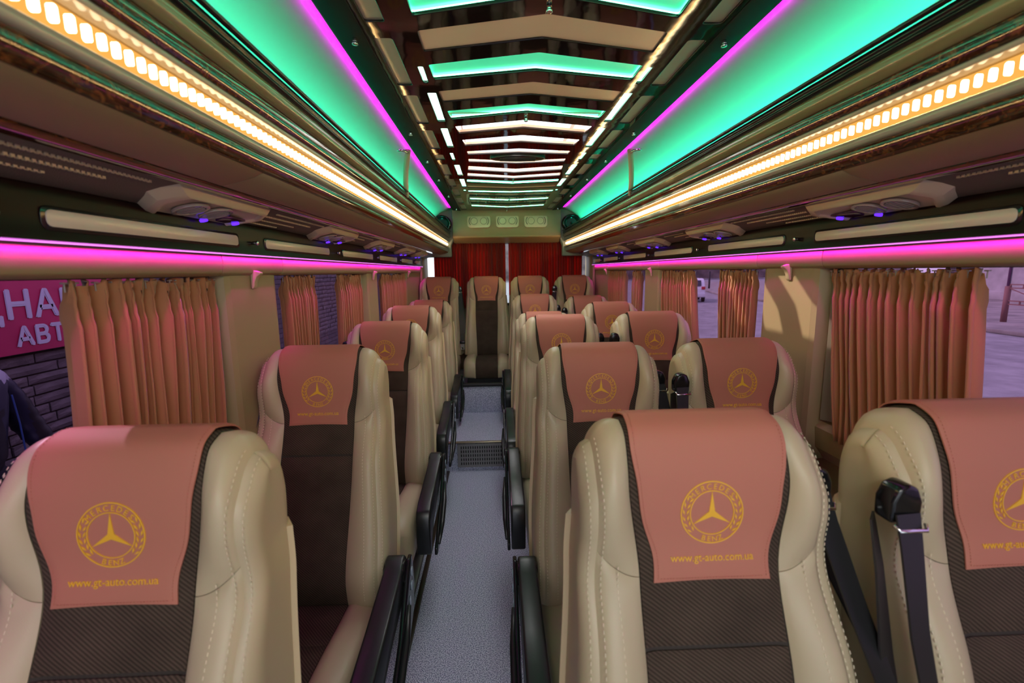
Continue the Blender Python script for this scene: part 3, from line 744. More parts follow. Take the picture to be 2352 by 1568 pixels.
def build_seat_meshes():
    # inner body
    v = []; f = []
    uu = np.concatenate([-1+.0*np.zeros(1), -np.cos(np.linspace(0, PI, 33))[1:-1], [1.0]])
    TT = np.concatenate([np.linspace(0, 1, 40), np.linspace(1, 2, 40)[1:]])
    G = surf(uu[None, :]*halfw(prof(TT)[1])[:, None]*.985, TT[:, None]+0*uu[None, :])
    N = normal(uu[None, :]*halfw(prof(TT)[1])[:, None]*.96, TT[:, None]+0*uu[None, :])
    G = G-np.nan_to_num(N)*.003
    nu = len(uu); nv = len(TT)
    me = mesh(G.reshape(-1, 3), [(j*nu+i, j*nu+i+1, (j+1)*nu+i+1, (j+1)*nu+i) for j in range(nv-1) for i in range(nu-1)]+[tuple(range(nu-1, -1, -1))+tuple((nv-1)*nu+i for i in range(nu))], mat('seat_body', (.03, .022, .016), .8), True)
    add('backrest_body', me)
    # centre panels
    z1 = zt(.838)
    pc1 = patch(lambda T: -cen(tz(T)), lambda T: cen(tz(T)), lambda a: 0*a+.0, lambda a: 0*a+z1-.004, 14, 30, twl, puff=.007)
    pc2 = patch(lambda T: -cen(tz(T)), lambda T: cen(tz(T)), lambda a: 0*a+z1+.002, lambda a: 0*a+tb_back, 14, 54, twl, puff=.007)
    add('centre_panel', pc1); add('centre_panel', pc2)
    for s in (-1, 1):
        inn = lambda T: s*(cen(tz(T))+.002)
        outr = lambda T: s*(halfw(tz(T))*GS)
        # lower bolster
        WP = s
        if s > 0:
            bl = patch(inn, outr, lambda A: 0*A, lambda A: zt(seamz(A))-.0008, 12, 34, leather, puff=.008, edge=.016)
            wg = patch(inn, outr, lambda A: zt(seamz(A))+.0008, lambda A: 0*A+tb_back, 12, 40, leather, puff=.009, edge=.018)
            gl = patch(outr, lambda T: s*halfw(tz(T)), lambda A: 0*A, lambda A: 0*A+.9995, 10, 70, leather, puff=.006, edge=.009, warp=WP)
            gb = patch(lambda T: s*halfw(tz(T))*GS, lambda T: s*halfw(tz(T)), lambda A: 0*A+1.0005, lambda A: 0*A+2.0, 10, 60, leather, puff=.004, edge=.008, warp=WP)
        else:
            bl = patch(outr, inn, lambda A: 0*A, lambda A: zt(seamz(1-A))-.0008, 12, 34, leather, puff=.008, edge=.016)
            wg = patch(outr, inn, lambda A: zt(seamz(1-A))+.0008, lambda A: 0*A+tb_back, 12, 40, leather, puff=.009, edge=.018)
            gl = patch(lambda T: s*halfw(tz(T)), outr, lambda A: 0*A, lambda A: 0*A+.9995, 10, 70, leather, puff=.006, edge=.009, warp=WP)
            gb = patch(lambda T: s*halfw(tz(T)), lambda T: s*halfw(tz(T))*GS, lambda A: 0*A+1.0005, lambda A: 0*A+2.0, 10, 60, leather, puff=.004, edge=.008, warp=WP)
        add('side_bolster', bl); add('headrest_wing', wg); add('side_gusset', gl); add('side_gusset', gb)
    # hard back shell, standing proud of the back below the headrest
    bs = patch(lambda T: -halfw(tz(T))*.99, lambda T: halfw(tz(T))*.99, lambda a_: 0*a_+1.44, lambda a_: 0*a_+2.0, 28, 30, shell, off=.012, puff=.006, back=-.016, edge=.02)
    add('back_shell', bs)
    # salmon cover
    def cvw(T):
        y, z, _, _, fr = prof(T)
        return np.where(fr, .1195-.031*sm(1.10, .93, z)-.002*np.sin(z*60), .1195)
    zb = .926
    cv = patch(lambda T: -cvw(T), cvw, lambda A: 0*A+zt(zb)+.004*np.sin(A*PI), lambda A: 0*A+1.34, 22, 70, coverm, off=.009, puff=.0022, back=-.002, edge=.003)
    ci = add('headrest_cover', cv)
    # cover hem stitching and leather stitching as small dashes lying on the surface
    def dashes(paths, off_, m, L=.0045, gap=.0042, wd=.0008, hh=.0008):
        mb = MB()
        for X, T in paths:
            P = surf(X, T); N = normal(X, T)
            seg = np.linalg.norm(np.diff(P, axis=0), axis=1); cs = np.concatenate([[0], np.cumsum(seg)])
            d = 0
            while d+L < cs[-1]:
                def at(q): return np.array([np.interp(q, cs, P[:, c]) for c in range(3)])
                nn = np.array([np.interp(d, cs, N[:, c]) for c in range(3)])
                a = at(d)+nn*off_; b_ = at(d+L)+nn*off_; t = b_-a; t /= max(1e-9, np.linalg.norm(t)); w_ = np.cross(nn, t)
                vs = [a-w_*wd, a+w_*wd, b_+w_*wd, b_-w_*wd, a-w_*wd*.5+nn*hh, a+w_*wd*.5+nn*hh, b_+w_*wd*.5+nn*hh, b_-w_*wd*.5+nn*hh]
                mb.add(vs, [(4, 5, 6, 7), (0, 1, 5, 4), (1, 2, 6, 5), (2, 3, 7, 6), (3, 0, 4, 7)])
                d += L+gap
        return mesh(mb.v, mb.f, m)
    T = np.linspace(zt(zb+.006), 1.2, 160)
    hem = [(s*(cvw(T)-.006), T) for s in (-1, 1)]
    xx = np.linspace(-.080, .080, 40); hem.append((xx, 0*xx+zt(zb+.006)))
    add('hem_stitching', dashes(hem, .0108, coverst, .0025, .0022, .0006, .0006), ci, kind='stuff')
    T = np.linspace(.05, .97, 300); pth = []
    for s in (-1, 1):
        z = tz(T); pth.append((s*halfw(z)*(GS-.045), T)); pth.append((s*halfw(z)*(GS+.035), T))
    T2 = np.linspace(.05, float(zt(.955)), 200)
    for s in (-1, 1): pth.append((s*halfw(tz(T2))*(GS-.16), T2))
    add('stitching', dashes(pth, .0072, thread, .0046, .0046, .0009, .0009), kind='stuff')
    # embroidery
    T0 = None
    def on_cover(x, z, h):
        t = zt(z); return surf(x, t)+normal(x, t)*h
    H0 = .0112
    def emb(polys, h0=H0, h1=H0+.0012):
        """list of (verts2d, faces)"""
        V = []; Fc = []
        for v2, f2 in polys:
            k = len(V); x = np.array([p[0] for p in v2]); z = np.array([p[1] for p in v2])
            a = on_cover(x, z, h0-.001); c = on_cover(x, z, h1)
            V += list(a)+list(c); n = len(v2)
            cnt = {}
            for fc in f2:
                Fc.append(tuple(k+n+i for i in fc))
                for q in range(len(fc)):
                    e = (fc[q], fc[(q+1) % len(fc)]); cnt[e] = 1
            for (i, j) in list(cnt):
                if (j, i) not in cnt: Fc.append((k+i, k+j, k+n+j, k+n+i))
        return mesh(V, Fc, gold)
    cz = 1.032; R_ = .0485
    def annulus(r0, r1, n=56, sx=1.0):
        v2 = [(math.cos(2*PI*i/n)*r*sx, cz+math.sin(2*PI*i/n)*r) for r in (r0, r1) for i in range(n)]
        return v2, [(i, n+i, n+(i+1) % n, (i+1) % n) for i in range(n)]
    em = [annulus(R_-.0018, R_), annulus(.0330, .0345)]
    # three pointed star, each arm a long kite split along its ridge
    for k in range(3):
        a = PI/2+k*2*PI/3
        tip = (math.cos(a)*.0332, math.sin(a)*.0332); l_ = (math.cos(a+PI/3)*.0052, math.sin(a+PI/3)*.0052); r_ = (math.cos(a-PI/3)*.0052, math.sin(a-PI/3)*.0052)
        for q in (l_, r_):
            v2 = [(0, 0), q, (tip[0], tip[1])]
            if q is l_: v2 = [(0, 0), tip, q]
            else: v2 = [(0, 0), q, tip]
            em.append(([(p[0], p[1]+cz) for p in v2], [(0, 1, 2)]))
    # laurel leaves
    for s in (-1, 1):
        for i in range(6):
            for w_ in (-1, 1):
                ang = math.radians(90+s*(58+i*14)); rc = .0408+w_*.0032
                cx_, cz_ = math.cos(ang)*rc, math.sin(ang)*rc
                dr = ang-s*(PI/2)*1.0+s*w_*.35
                d = (math.cos(dr), math.sin(dr)); nn = (-d[1], d[0])
                Lf = .0050; Wf = .0014
                v2 = [(cx_+d[0]*Lf, cz+cz_+d[1]*Lf), (cx_+nn[0]*Wf, cz+cz_+nn[1]*Wf), (cx_-d[0]*Lf, cz+cz_-d[1]*Lf), (cx_-nn[0]*Wf, cz+cz_-nn[1]*Wf)]
                em.append((v2, [(0, 1, 2, 3)]))
    def arc_text(word, a0, a1, r, size, flip=False):
        n = len(word)
        for i, ch in enumerate(word):
            a = math.radians(a0+(a1-a0)*(i+.5)/n)
            v2, f2 = text_mesh(ch, size)
            rot = a-PI/2 if not flip else a+PI/2
            c_, s_ = math.cos(rot), math.sin(rot)
            hh = size*.36
            o2 = [((p[0]*c_-(p[1]-hh)*s_)+math.cos(a)*r, cz+(p[0]*s_+(p[1]-hh)*c_)+math.sin(a)*r) for p in v2]
            em.append((o2, f2))
    arc_text('MERCEDES', 146, 34, .0408, .0118)
    arc_text('BENZ', 246, 294, .0408, .0118, True)
    add('emblem', emb(em), ci, 'gold embroidered round emblem')
    v2, f2 = text_mesh('www.gt-auto.com.ua', .0168, 1.0)
    w_ = max(p[0] for p in v2)-min(p[0] for p in v2)
    sc = .128/w_
    add('web_address', emb([([(p[0]*sc, .957+p[1]*1.0) for p in v2], f2)]), ci, 'gold embroidered web address')
build_seat_meshes()
# cushion : profile in (y,z), rounded front
def cushion_meshes():
    Pt = np.array([(.06, .395), (-.05, .405), (-.20, .425), (-.33, .432), (-.40, .418), (-.435, .385), (-.440, .33), (-.425, .27)])
    sp = cr_spline(Pt, 8); n = len(sp)
    mid = np.stack([np.interp(np.linspace(0, 1, n), [0, .6, 1], [.04, -.30, -.36]), np.full(n, .31)], -1)
    def sf(x, i, W_=.212):
        u = min(1, abs(x)/W_); k = (1-u**5)**(1/5); p = sp[i]; q = mid[i]
        b_ = .016*float(sm(.40, .62, u))
        return np.array([x, q[0]+k*(p[0]-q[0]), q[1]+k*(p[1]-q[1])+b_*(1 if i < n*.7 else .3)])
    def pt(x0, x1, i0, i1, m, nu=8, puff=.007):
        v = []; f = []; I = list(range(i0, i1+1)); nv = len(I)
        for a, i in enumerate(I):
            for c in range(nu+1):
                t = c/nu; x = x0+(x1-x0)*t; p = sf(x, i); q = mid[i]
                d_ = np.array([0, p[1]-q[0], p[2]-q[1]]); d_ /= max(1e-6, np.linalg.norm(d_))
                if abs(x) > .2: d_ = np.array([math.copysign(1, x), 0, 0])
                e = min(t*abs(x1-x0), (1-t)*abs(x1-x0), a/(nv-1)*.4, (1-a/(nv-1))*.4)
                v.append(p+d_*puff*(1-math.exp(-max(0, e)/.012)))
        n1 = nu+1
        for a in range(nv-1):
            for c in range(nu): f.append((a*n1+c, a*n1+c+1, (a+1)*n1+c+1, (a+1)*n1+c))
        bi = [(0, i) for i in range(nu+1)]+[(j, nu) for j in range(1, nv)]+[(nv-1, i) for i in range(nu-1, -1, -1)]+[(j, 0) for j in range(nv-2, 0, -1)]
        k0 = len(v)
        for j, i in bi:
            p = np.array(v[j*n1+i]); q = np.array([p[0]*.97, mid[I[j]][0], mid[I[j]][1]]); v.append(p+(q-p)*.12)
        nb = len(bi)
        for q in range(nb): f.append((bi[(q+1) % nb][0]*n1+bi[(q+1) % nb][1], bi[q][0]*n1+bi[q][1], k0+q, k0+(q+1) % nb))
        me = mesh(v, f, m, True)
        bm = bmesh.new(); bm.from_mesh(me); bmesh.ops.recalc_face_normals(bm, faces=bm.faces); bm.to_mesh(me); bm.free()
        try: me.set_sharp_from_angle(angle=math.radians(60))
        except Exception: pass
        return me
    add('cushion_panel', pt(-.098, .098, 0, 13, twl, 10)); add('cushion_panel', pt(-.098, .098, 13, n-1, twl, 10))
    add('cushion_bolster', pt(-.212, -.100, 0, n-1, leather, 12)); add('cushion_bolster', pt(.100, .212, 0, n-1, leather, 12))
    poly = [(.06, .375), (-.38, .39), (-.41, .36), (-.40, .27), (.08, .25)]
    add('cushion_body', MB().extr(poly, -.203, .203, 'x').me(leather, bevel=.01))
    b_ = MB(); b_.box((-.18, -.33, .20), (.18, .08, .265))
    add('seat_pan', b_.me(mat('seat_pan', (.03, .03, .03), .5), bevel=.006))
    for x in (-.15, .15):
        l = MB().box((x-.022, -.30, .0), (x+.022, -.26, .21)).box((x-.022, .03, .0), (x+.022, .07, .21)).box((x-.022, -.32, 0), (x+.022, .10, .03))
        add('leg', l.me(steel, bevel=.004))
cushion_meshes()
def arm_set(s):
    """armrest with recline cover on side s"""
    out_ = []
    x0, x1 = s*.222, s*.278
    P = [(.055, .495), (.060, .53), (.040, .555), (.010, .557), (-.02, .54), (-.20, .515), (-.34, .500), (-.385, .485), (-.405, .455), (-.408, .40), (-.402, .315), (-.392, .302), (-.375, .306), (-.352, .345), (-.30, .39), (-.18, .425), (-.04, .445), (.02, .450)]
    a = ('armrest', MB().extr(P, min(x0, x1), max(x0, x1), 'x').me(blackp, bevel=.007, seg=3), None, None)
    h = ('hinge_cap', MB().extr([(.012+.034*math.cos(t), .518+.034*math.sin(t)) for t in np.linspace(0, 2*PI, 24, endpoint=False)], s*.220, s*.282, 'x').me(gloss_black, bevel=.006), None, None)
    P2 = [(.075, .50), (.065, .54), (.03, .545), (-.02, .50), (-.12, .40), (-.25, .33), (-.33, .29), (-.335, .262), (-.30, .25), (-.10, .27), (.06, .36), (.085, .44)]
    c = ('side_cover', MB().extr(P2, s*.280, s*.292, 'x').me(gloss_black, bevel=.004), None, None)
    bt = []
    for (y, z) in ((.045, .495), (.035, .455), (.005, .425)):
        bt.append(('cover_button', MB().extr([(y+.016*math.cos(t)*.6, z+.016*math.sin(t)) for t in np.linspace(0, 2*PI, 18, endpoint=False)], s*.292, s*.2945, 'x').me(silver, bevel=.0008), 2, 'pale oval button'))
    g = ('grip_bar', MB().tube([(s*.294, -.02, .43), (s*.298, -.10, .375), (s*.298, -.20, .325), (s*.294, -.29, .285)], [.006, .011, .011, .006], 10).me(blackp, smooth=True), 2, None)
    return [a, h, c]+bt+[g]
def ribbon(pts, wdir, wd, th=.0016):
    mb = MB(); pts = [Vector(p) for p in pts]; k = []
    for i, p in enumerate(pts):
        w_ = Vector(wdir[i]).normalized()*wd/2 if isinstance(wdir, list) else Vector(wdir).normalized()*wd/2
        t = (pts[min(i+1, len(pts)-1)]-pts[max(i-1, 0)]).normalized(); n = t.cross(w_).normalized()*th
        k.append([p-w_-n, p+w_-n, p+w_+n, p-w_+n])
    v = [tuple(q) for r in k for q in r]
    f = [(i*4+j, i*4+(j+1) % 4, i*4+4+(j+1) % 4, i*4+4+j) for i in range(len(pts)-1) for j in range(4)]+[(3, 2, 1, 0), tuple(len(v)-4+j for j in range(4))]
    mb.add(v, f); return mb.me(webbing, smooth=True, auto=40)
def belt_set(s, behind=False):
    BY = .075 if behind else .0
    k_ = .78
    g = MB().extr([(-.030, -.038), (.030, -.038), (.031, .005), (.020, .032), (.0, .040), (-.020, .032), (-.031, .005)], -.022, .022, 'y')
    g.v = [(s*.205+p[0]*k_, .168+BY+p[1]*k_, 1.043+p[2]*k_) for p in g.v]
    gm = g.me(gloss_black, bevel=.006, seg=3)
    bar = MB().tube([(s*.205-.024, .145+BY, 1.016), (s*.205-.020, .138+BY, 1.010), (s*.205+.020, .138+BY, 1.010), (s*.205+.024, .145+BY, 1.016)], .003, 8).me(chrome, smooth=True)
    st1 = ribbon([(s*.205, .150+BY, 1.03), (s*.210, .133+BY, .99), (s*.220, .095+BY*.6, .88), (s*.226, .045, .76), (s*.234, .005, .64), (s*.236, -.02, .52)], [(1, .1, 0), (1, .2, 0), (1, .35, 0), (1, .5, 0), (1, .4, 0), (1, .3, 0)], .040)
    st2 = ribbon([(s*.214, .20+BY, 1.00), (s*.224, .165+BY, .93), (s*.240, .12, .82), (s*.246, .08, .72), (s*.244, .04, .62)], [(.7, .7, 0), (.8, .6, 0), (1, .5, 0), (1, .4, 0), (1, .3, 0)], .036)
    DZ, DY = (-.10, -.035) if behind else (0, 0)
    bk = MB().box((s*.236-.026, -.006+DY, .625+DZ), (s*.236+.026, .020+DY, .655+DZ)).me(blackp, bevel=.006)
    tg = curve_plate(rrect(-.018, -.030, .018, .030, .004), [rrect(-.009, -.022, .009, -.008, .002)], 0, .0025, .0003, belt_green)
    for v in tg.vertices: v.co = Vector((s*.236+v.co.x, .008+DY, .598+DZ+v.co.y))
    return [('belt_guide', gm, None, None), ('guide_bar', bar, None, 'chrome bar'), ('belt_strap', st1, None, None), ('belt_strap', st2, None, None), ('belt_latch', bk, None, None), ('belt_tongue', tg, None, None)]
arms = {s: arm_set(s) for s in (-1, 1)}; belts = {-1: belt_set(-1), 1: belt_set(1, True), -2: belt_set(-1, True)}
REC = .25   # headrest crest lies this far behind the seat's origin
def seat(x, y, z, label, arm=0, belt=0, tilt=0.0, rz=0.0):
    t = thing('passenger_seat', label, 'seat', (x, y-REC, z), 'passenger seats in the cabin')
    t.rotation_euler = (tilt, 0, rz)
    os_ = []
    for (name, me, par, lab, kind) in seat_parts:
        o = obj(name, me, None, os_[par] if par is not None else t)
        if lab: o['label'] = lab
        if kind: o['kind'] = kind
        os_.append(o)
    for ss in ([arms[arm]] if arm else [])+([belts[belt]] if belt else []):
        loc_ = []
        for (name, me, par, lab) in ss:
            o = obj(name, me, None, loc_[par] if par is not None else t)
            if lab: o['label'] = lab
            loc_.append(o)
    return t
B_ = 'beige leather seat with salmon headrest cover, '
ROW = {'A': .71, 'B': 1.48, 'C': 2.30, 'D': 3.12, 'E': 3.95}
seat(-.708, .71, -.005, B_+'nearest one of the single left column', 1, -2)
seat(-.707, 1.49, 0, B_+'second from front in the single left column', 1, -2)
seat(-.690, 2.31, -.01, B_+'third from front in the single left column', 1, -2)
seat(-.710, 3.12, .01, B_+'fourth from front in the single left column', 1, -2)
seat(-.712, 3.98, -.005, B_+'rearmost of the single left column', 1, -2)
for k, (r, nm) in enumerate(zip('ABCDE', ('front', 'second', 'third', 'fourth', 'fifth'))):
    ya = {'A': .71, 'B': 1.47, 'C': 2.29, 'D': 3.12, 'E': 3.95}[r]
    za = {'A': 0, 'B': -.005, 'C': .012, 'D': -.045, 'E': .035}[r]
    xa = {'A': .180, 'B': .188, 'C': .182, 'D': .190, 'E': .200}[r]
    yb = {'A': .70, 'B': 1.48, 'C': 2.30, 'D': 3.14, 'E': 3.96}[r]
    zb = {'A': .01, 'B': .0, 'C': .02, 'D': .015, 'E': .015}[r]
    xb = {'A': .662, 'B': .650, 'C': .652, 'D': .655, 'E': .660}[r]
    seat(xa, ya, za, B_+'aisle side of the %s right-hand pair' % nm, -1, 1)
    seat(xb, yb, zb, B_+'window side of the %s right-hand pair' % nm, 0, -1)
for k, (x, nm, bl) in enumerate(((-.700, 'leftmost', 1), (-.225, 'middle left, facing the aisle', 0), (.215, 'middle right', 0), (.665, 'rightmost', -1))):
    seat(x, 4.66, .185, B_+'%s on the rear bench' % nm, 0, bl)

kb = struct('trim_1', MB().box((-3.2, -6, -.72), (-2.55, 9, -.58)).me(mat('kerb', (.25, .24, .24), .9)))
# person outside in a padded jacket
def person():
    t = thing('person', 'person in a dark padded jacket with pale shoulder patch standing by the brick wall', 'person', (-2.93, 2.34, -.58))
    def skinned(name, pts, edges, rad, m, lv=2):
        me = bpy.data.meshes.new(name); me.from_pydata(pts, edges, []); me.materials.append(m)
        o = bpy.data.objects.new(name, me); COL.objects.link(o)
        o.modifiers.new('s', 'SKIN'); sk = o.data.skin_vertices[0].data
        for i, r in enumerate(rad): sk[i].radius = (r, r) if not isinstance(r, tuple) else r
        sk[0].use_root = True
        sd = o.modifiers.new('d', 'SUBSURF'); sd.levels = lv; sd.render_levels = lv
        bpy.context.view_layer.update()
        m2 = bpy.data.meshes.new_from_object(o.evaluated_get(bpy.context.evaluated_depsgraph_get()))
        bpy.data.objects.remove(o); m2.polygons.foreach_set('use_smooth', [True]*len(m2.polygons))
        if not m2.materials: m2.materials.append(m)
        return m2
    skin = mat('skin', (.50, .30, .22), .5)
    P = [(0, 0, .95), (0, 0, 1.15), (0, 0, 1.38), (0, 0, 1.47), (.015, 0, 1.535), (.025, 0, 1.61), (.015, 0, 1.70),
         (0, .20, 1.44), (.02, .30, 1.20), (.10, .34, .98), (.14, .34, .90), (0, -.20, 1.44), (.02, -.30, 1.20), (.10, -.34, .98), (.14, -.34, .90),
         (0, .10, .90), (.01, .11, .50), (0, .12, .09), (.10, .13, .05), (0, -.10, .90), (.01, -.11, .50), (0, -.12, .09), (.10, -.13, .05)]
    E_ = [(0, 1), (1, 2), (2, 3), (3, 4), (4, 5), (5, 6), (2, 7), (7, 8), (8, 9), (9, 10), (2, 11), (11, 12), (12, 13), (13, 14), (0, 15), (15, 16), (16, 17), (17, 18), (0, 19), (19, 20), (20, 21), (21, 22)]
    rad = [.13, .13, .14, .075, .085, .118, .112, .06, .045, .03, .03, .06, .045, .03, .03, .085, .06, .045, .035, .085, .06, .045, .035]
    body = obj('body', skinned('b', P, E_, rad, skin), None, t)
    jp = [(0, 0, .90), (0, 0, 1.10), (0, 0, 1.36), (0, 0, 1.47), (0, .20, 1.43), (.01, .27, 1.30), (.02, .315, 1.18), (.10, .35, .98), (0, -.20, 1.43), (.01, -.27, 1.30), (.02, -.315, 1.18), (.10, -.35, .98)]
    je = [(0, 1), (1, 2), (2, 3), (2, 4), (4, 5), (5, 6), (6, 7), (2, 8), (8, 9), (9, 10), (10, 11)]
    jm = skinned('j', jp, je, [(.17, .19), (.165, .18), (.165, .19), .09, .085, .080, .075, .06, .085, .080, .075, .06], mat('navy_nylon', (.020, .022, .050), .4, bump=.3, bscale=30), 3)
    for v in jm.vertices:   # quilting rolls round the body and sleeves
        r = abs(math.sin(v.co.z*PI/.062))**.5
        c = v.co - Vector((0, 0, v.co.z)); v.co += c.normalized()*(.010*r)
    jm.materials.append(mat('grey_nylon', (.42, .40, .50), .45)); jm.materials.append(mat('black_nylon', (.010, .009, .013), .5))
    for p in jm.polygons:
        c = p.center
        if c.z > 1.42 and abs(c.y) > .10: p.material_index = 1
        elif abs(c.y) < .13 and c.z < 1.42 or abs(c.y) > .30: p.material_index = 2
    obj('padded_jacket', jm, None, t)
    obj('piping', MB().tube([(.19, .13, 1.36), (.20, .135, 1.2), (.20, .14, 1.0)], .004, 6).me(mat('blue_piping', (.03, .08, .30), .5)), parent=t)
    hr = skinned('h', [(.025, 0, 1.745), (-.01, 0, 1.71), (-.045, 0, 1.62)], [(0, 1), (1, 2)], [.088, .128, .088], mat('dark_hair', (.02, .013, .01), .6)); obj('hair', hr, None, t)
    tm = mat('dark_trousers', (.02, .022, .03), .8)
    obj('trousers', skinned('t', [(0, 0, 1.06), (0, 0, .93), (0, .10, .80), (.01, .11, .50), (0, .12, .10), (0, -.10, .80), (.01, -.11, .50), (0, -.12, .10)], [(0, 1), (1, 2), (2, 3), (3, 4), (1, 5), (5, 6), (6, 7)], [.15, .165, .105, .082, .066, .105, .082, .066], tm), None, t)
    for q in (-1, 1):
        obj('shoe', MB().extr(rrect(-.07, q*.12-.045, .20, q*.12+.045, .04, 4), 0, .09, 'z').me(rub, bevel=.02), parent=t)
        hnd = MB().tube([(.125, q*.345, .905), (.145, q*.345, .86), (.15, q*.343, .82)], [.026, .036, .034], 10)
        for fi, L_ in enumerate((.062, .074, .068, .052)):
            hnd.tube([(.125+fi*.018, q*.343, .825), (.122+fi*.018, q*.340, .825-L_*.6), (.118+fi*.016, q*.328, .825-L_)], [.009, .0085, .007], 8)
        hnd.tube([(.165, q*.335, .87), (.190, q*.325, .845), (.192, q*.318, .815)], [.011, .010, .008], 8)
        obj('hand', hnd.me(skin, smooth=True), parent=body)
        hd = obj('nose' if q > 0 else 'mouth', MB().tube([(.105, 0, 1.665), (.126, 0, 1.64), (.139, 0, 1.622)], [.008, .012, .014], 8).me(skin, smooth=True) if q > 0 else MB().box((.108, -.024, 1.586), (.123, .024, 1.594)).me(mat('lip', (.35, .12, .10), .5)), parent=body)
        obj('eye', MB().disc((.110, q*.034, 1.665), .010, 12, 'x', .006).me(mat('eye', (.03, .02, .02), .2) if 'eye' not in bpy.data.materials else bpy.data.materials['eye']), parent=body)
        obj('ear', MB().disc((.0, q*.100-.006, 1.64), .028, 12, 'y', .012, rz=.034).me(skin, bevel=.004), parent=body)
    return t
person()

# ------------------------------------------------------------------ outside
GZ = -.70
asph = mat('asphalt', (.25, .25, .26), .85, bump=.4, bscale=30, var=.25, vscale=2.2, bdist=.01)
pave = mat('paving_earth', (.25, .23, .22), .9, bump=.5, bscale=12, var=.35, vscale=1.2, bdist=.02)
road = struct('road', MB().box((-6, -25, GZ-.1), (60, 120, GZ)).me(asph))
# pavement strip running beside the road: from (15.3,12.6) to (17.4,34.6)
pv = struct('pavement', MB().extr([(13.5, -8), (15.3, 12.57), (16.1, 20), (17.4, 34.6), (20.0, 43.3), (24, 70), (60, 70), (60, -8)], GZ, GZ+.14, 'z').me(pave, bevel=.03))
conc = mat('concrete', (.36, .35, .36), .8, bump=.5, bscale=4, var=.18, vscale=1.5, bdist=.02)
bd = thing('concrete_building', 'pale weathered concrete building across the street', 'building', (29, 24, GZ+.14))
b = MB().extr([(-2.0, -14), (-.15, 2.3), (3, 2.3), (3, -14)], 0, 7, 'z')
obj('wall', b.me(conc), parent=bd)
obj('drainpipe', MB().tube([(-.40, .55, .4), (-.40, .55, 7)], .06, 8).me(mat('pipe', (.15, .06, .14), .5), smooth=True), parent=bd)
obj('plinth', MB().extr([(-2.15, -14), (-.30, 2.5), (0, 2.5), (-1.8, -14)], 0, .5, 'z').me(conc, bevel=.02), parent=bd)
sh = thing('roller_shutter', 'dark barred shutter at the corner of the concrete building', 'shutter', (28.9, 26.85, GZ+.14))
mb = MB()
for i in range(24): mb.box((0, -.1, .6+i*.12), (.06, 1.6, .66+i*.12))
obj('slats', mb.me(mat('shutter', (.12, .10, .10), .5)), parent=sh, kind='stuff')
obj('frame', MB().box((.07, -.2, 0), (.12, 1.7, 4)).me(mat('shutter_dark', (.04, .03, .04), .6)), parent=sh)
# guard rail
rust = mat('rusty_rail', (.22, .10, .095), .7, bump=.3, bscale=20)
gr_ = thing('guard_rail', 'rusty metal guard rail on the pavement across the street', 'railing', (17.6, 15.14, GZ+.14))
gr_.rotation_euler = (0, 0, math.radians(-95))
obj('post', MB().tube([(0, 0, 0), (0, 0, 1.24)], .085, 12).me(rust, smooth=True), parent=gr_)
obj('post', MB().tube([(2.6, 0, 0), (2.6, 0, 1.24)], .085, 12).me(rust, smooth=True), parent=gr_)
fr = MB()
for z, a, c in ((1.30, .05, 2.5), (1.18, .02, 2.6), (.74, 0, 2.6), (.62, 0, 2.6)): fr.box((a, -.018, z-.018), (c, .018, z+.018))
for x in (.07, .50, 1.3, 2.0): fr.box((x-.018, -.018, 1.18), (x+.018, .018, 1.30))
for x in (.45, 1.3, 2.2): fr.box((x-.018, -.018, .62), (x+.018, .018, .74))
for x in (1.30,): fr.box((x-.018, -.018, .74), (x+.018, .018, 1.18))
fr.tube([(.05, 0, 1.17), (1.25, 0, .74)], .018, 6).tube([(2.5, 0, 1.17), (1.35, 0, .74)], .018, 6)
obj('rail_frame', fr.me(rust), parent=gr_)
# far post and bank behind the second right window
tp = thing('street_post', 'thin dark post on the far pavement beyond the white car', 'post', (21.6, 45.6, GZ+.14))
obj('shaft', MB().tube([(0, 0, 0), (0, 0, 1.7)], .09, 8).me(mat('dark_post', (.03, .025, .03), .7), smooth=True), parent=tp)
bk = thing('stone_wall', 'long brown stone wall at the far end of the street', 'wall', (45, 96, GZ+.1))
obj('wall_body', MB().box((-55, 0, 0), (45, 2, 10)).me(mat('brown_wall', (.20, .15, .14), .9, bump=.6, bscale=1.2, var=.6, vscale=.5, bdist=.2)), parent=bk)
# white car
car = thing('car', 'white hatchback driving away, seen through the second right window', 'car', (13.0, 30.6, GZ))
car.rotation_euler = (0, 0, math.radians(-18))
body = [(-2.0, .30), (-2.05, .55), (-2.02, .85), (-1.85, 1.0), (-1.55, 1.38), (-1.2, 1.50), (.1, 1.50), (.8, 1.10), (1.6, .95), (1.95, .75), (2.0, .35)]
cb = MB(); L = []
white_p = mat('white_paint', (.75, .74, .78), .15, coat=.6)
cme = MB().extr(body, -.85, .85, 'x').me(white_p, bevel=.12, seg=3); obj('body', cme, None, car)
dkg = mat('car_glass', (.03, .025, .05), .05)
obj('rear_window', MB().extr([(-1.90, 1.03), (-1.88, 1.05), (-1.60, 1.38), (-1.62, 1.36)], -.62, .62, 'x').me(dkg), parent=car)
for s in (-1, 1):
    obj('side_window', MB().extr([(-1.45, 1.05), (-1.3, 1.38), (0, 1.40), (.6, 1.08)], s*.845, s*.858, 'x').me(dkg), parent=car)
    obj('tail_light', MB().box((s*.62, -2.07, .82), (s*.84, -1.93, 1.0)).me(mat('tail_red', (.5, .03, .04), .2) if 'tail_red' not in bpy.data.materials else bpy.data.materials['tail_red'], bevel=.02), parent=car)
    for y in (-1.3, 1.3):
        obj('wheel', MB().disc((s*.72 if s > 0 else -.90, y, .32), .32, 20, 'x', .18).me(rub, bevel=.03), parent=car)
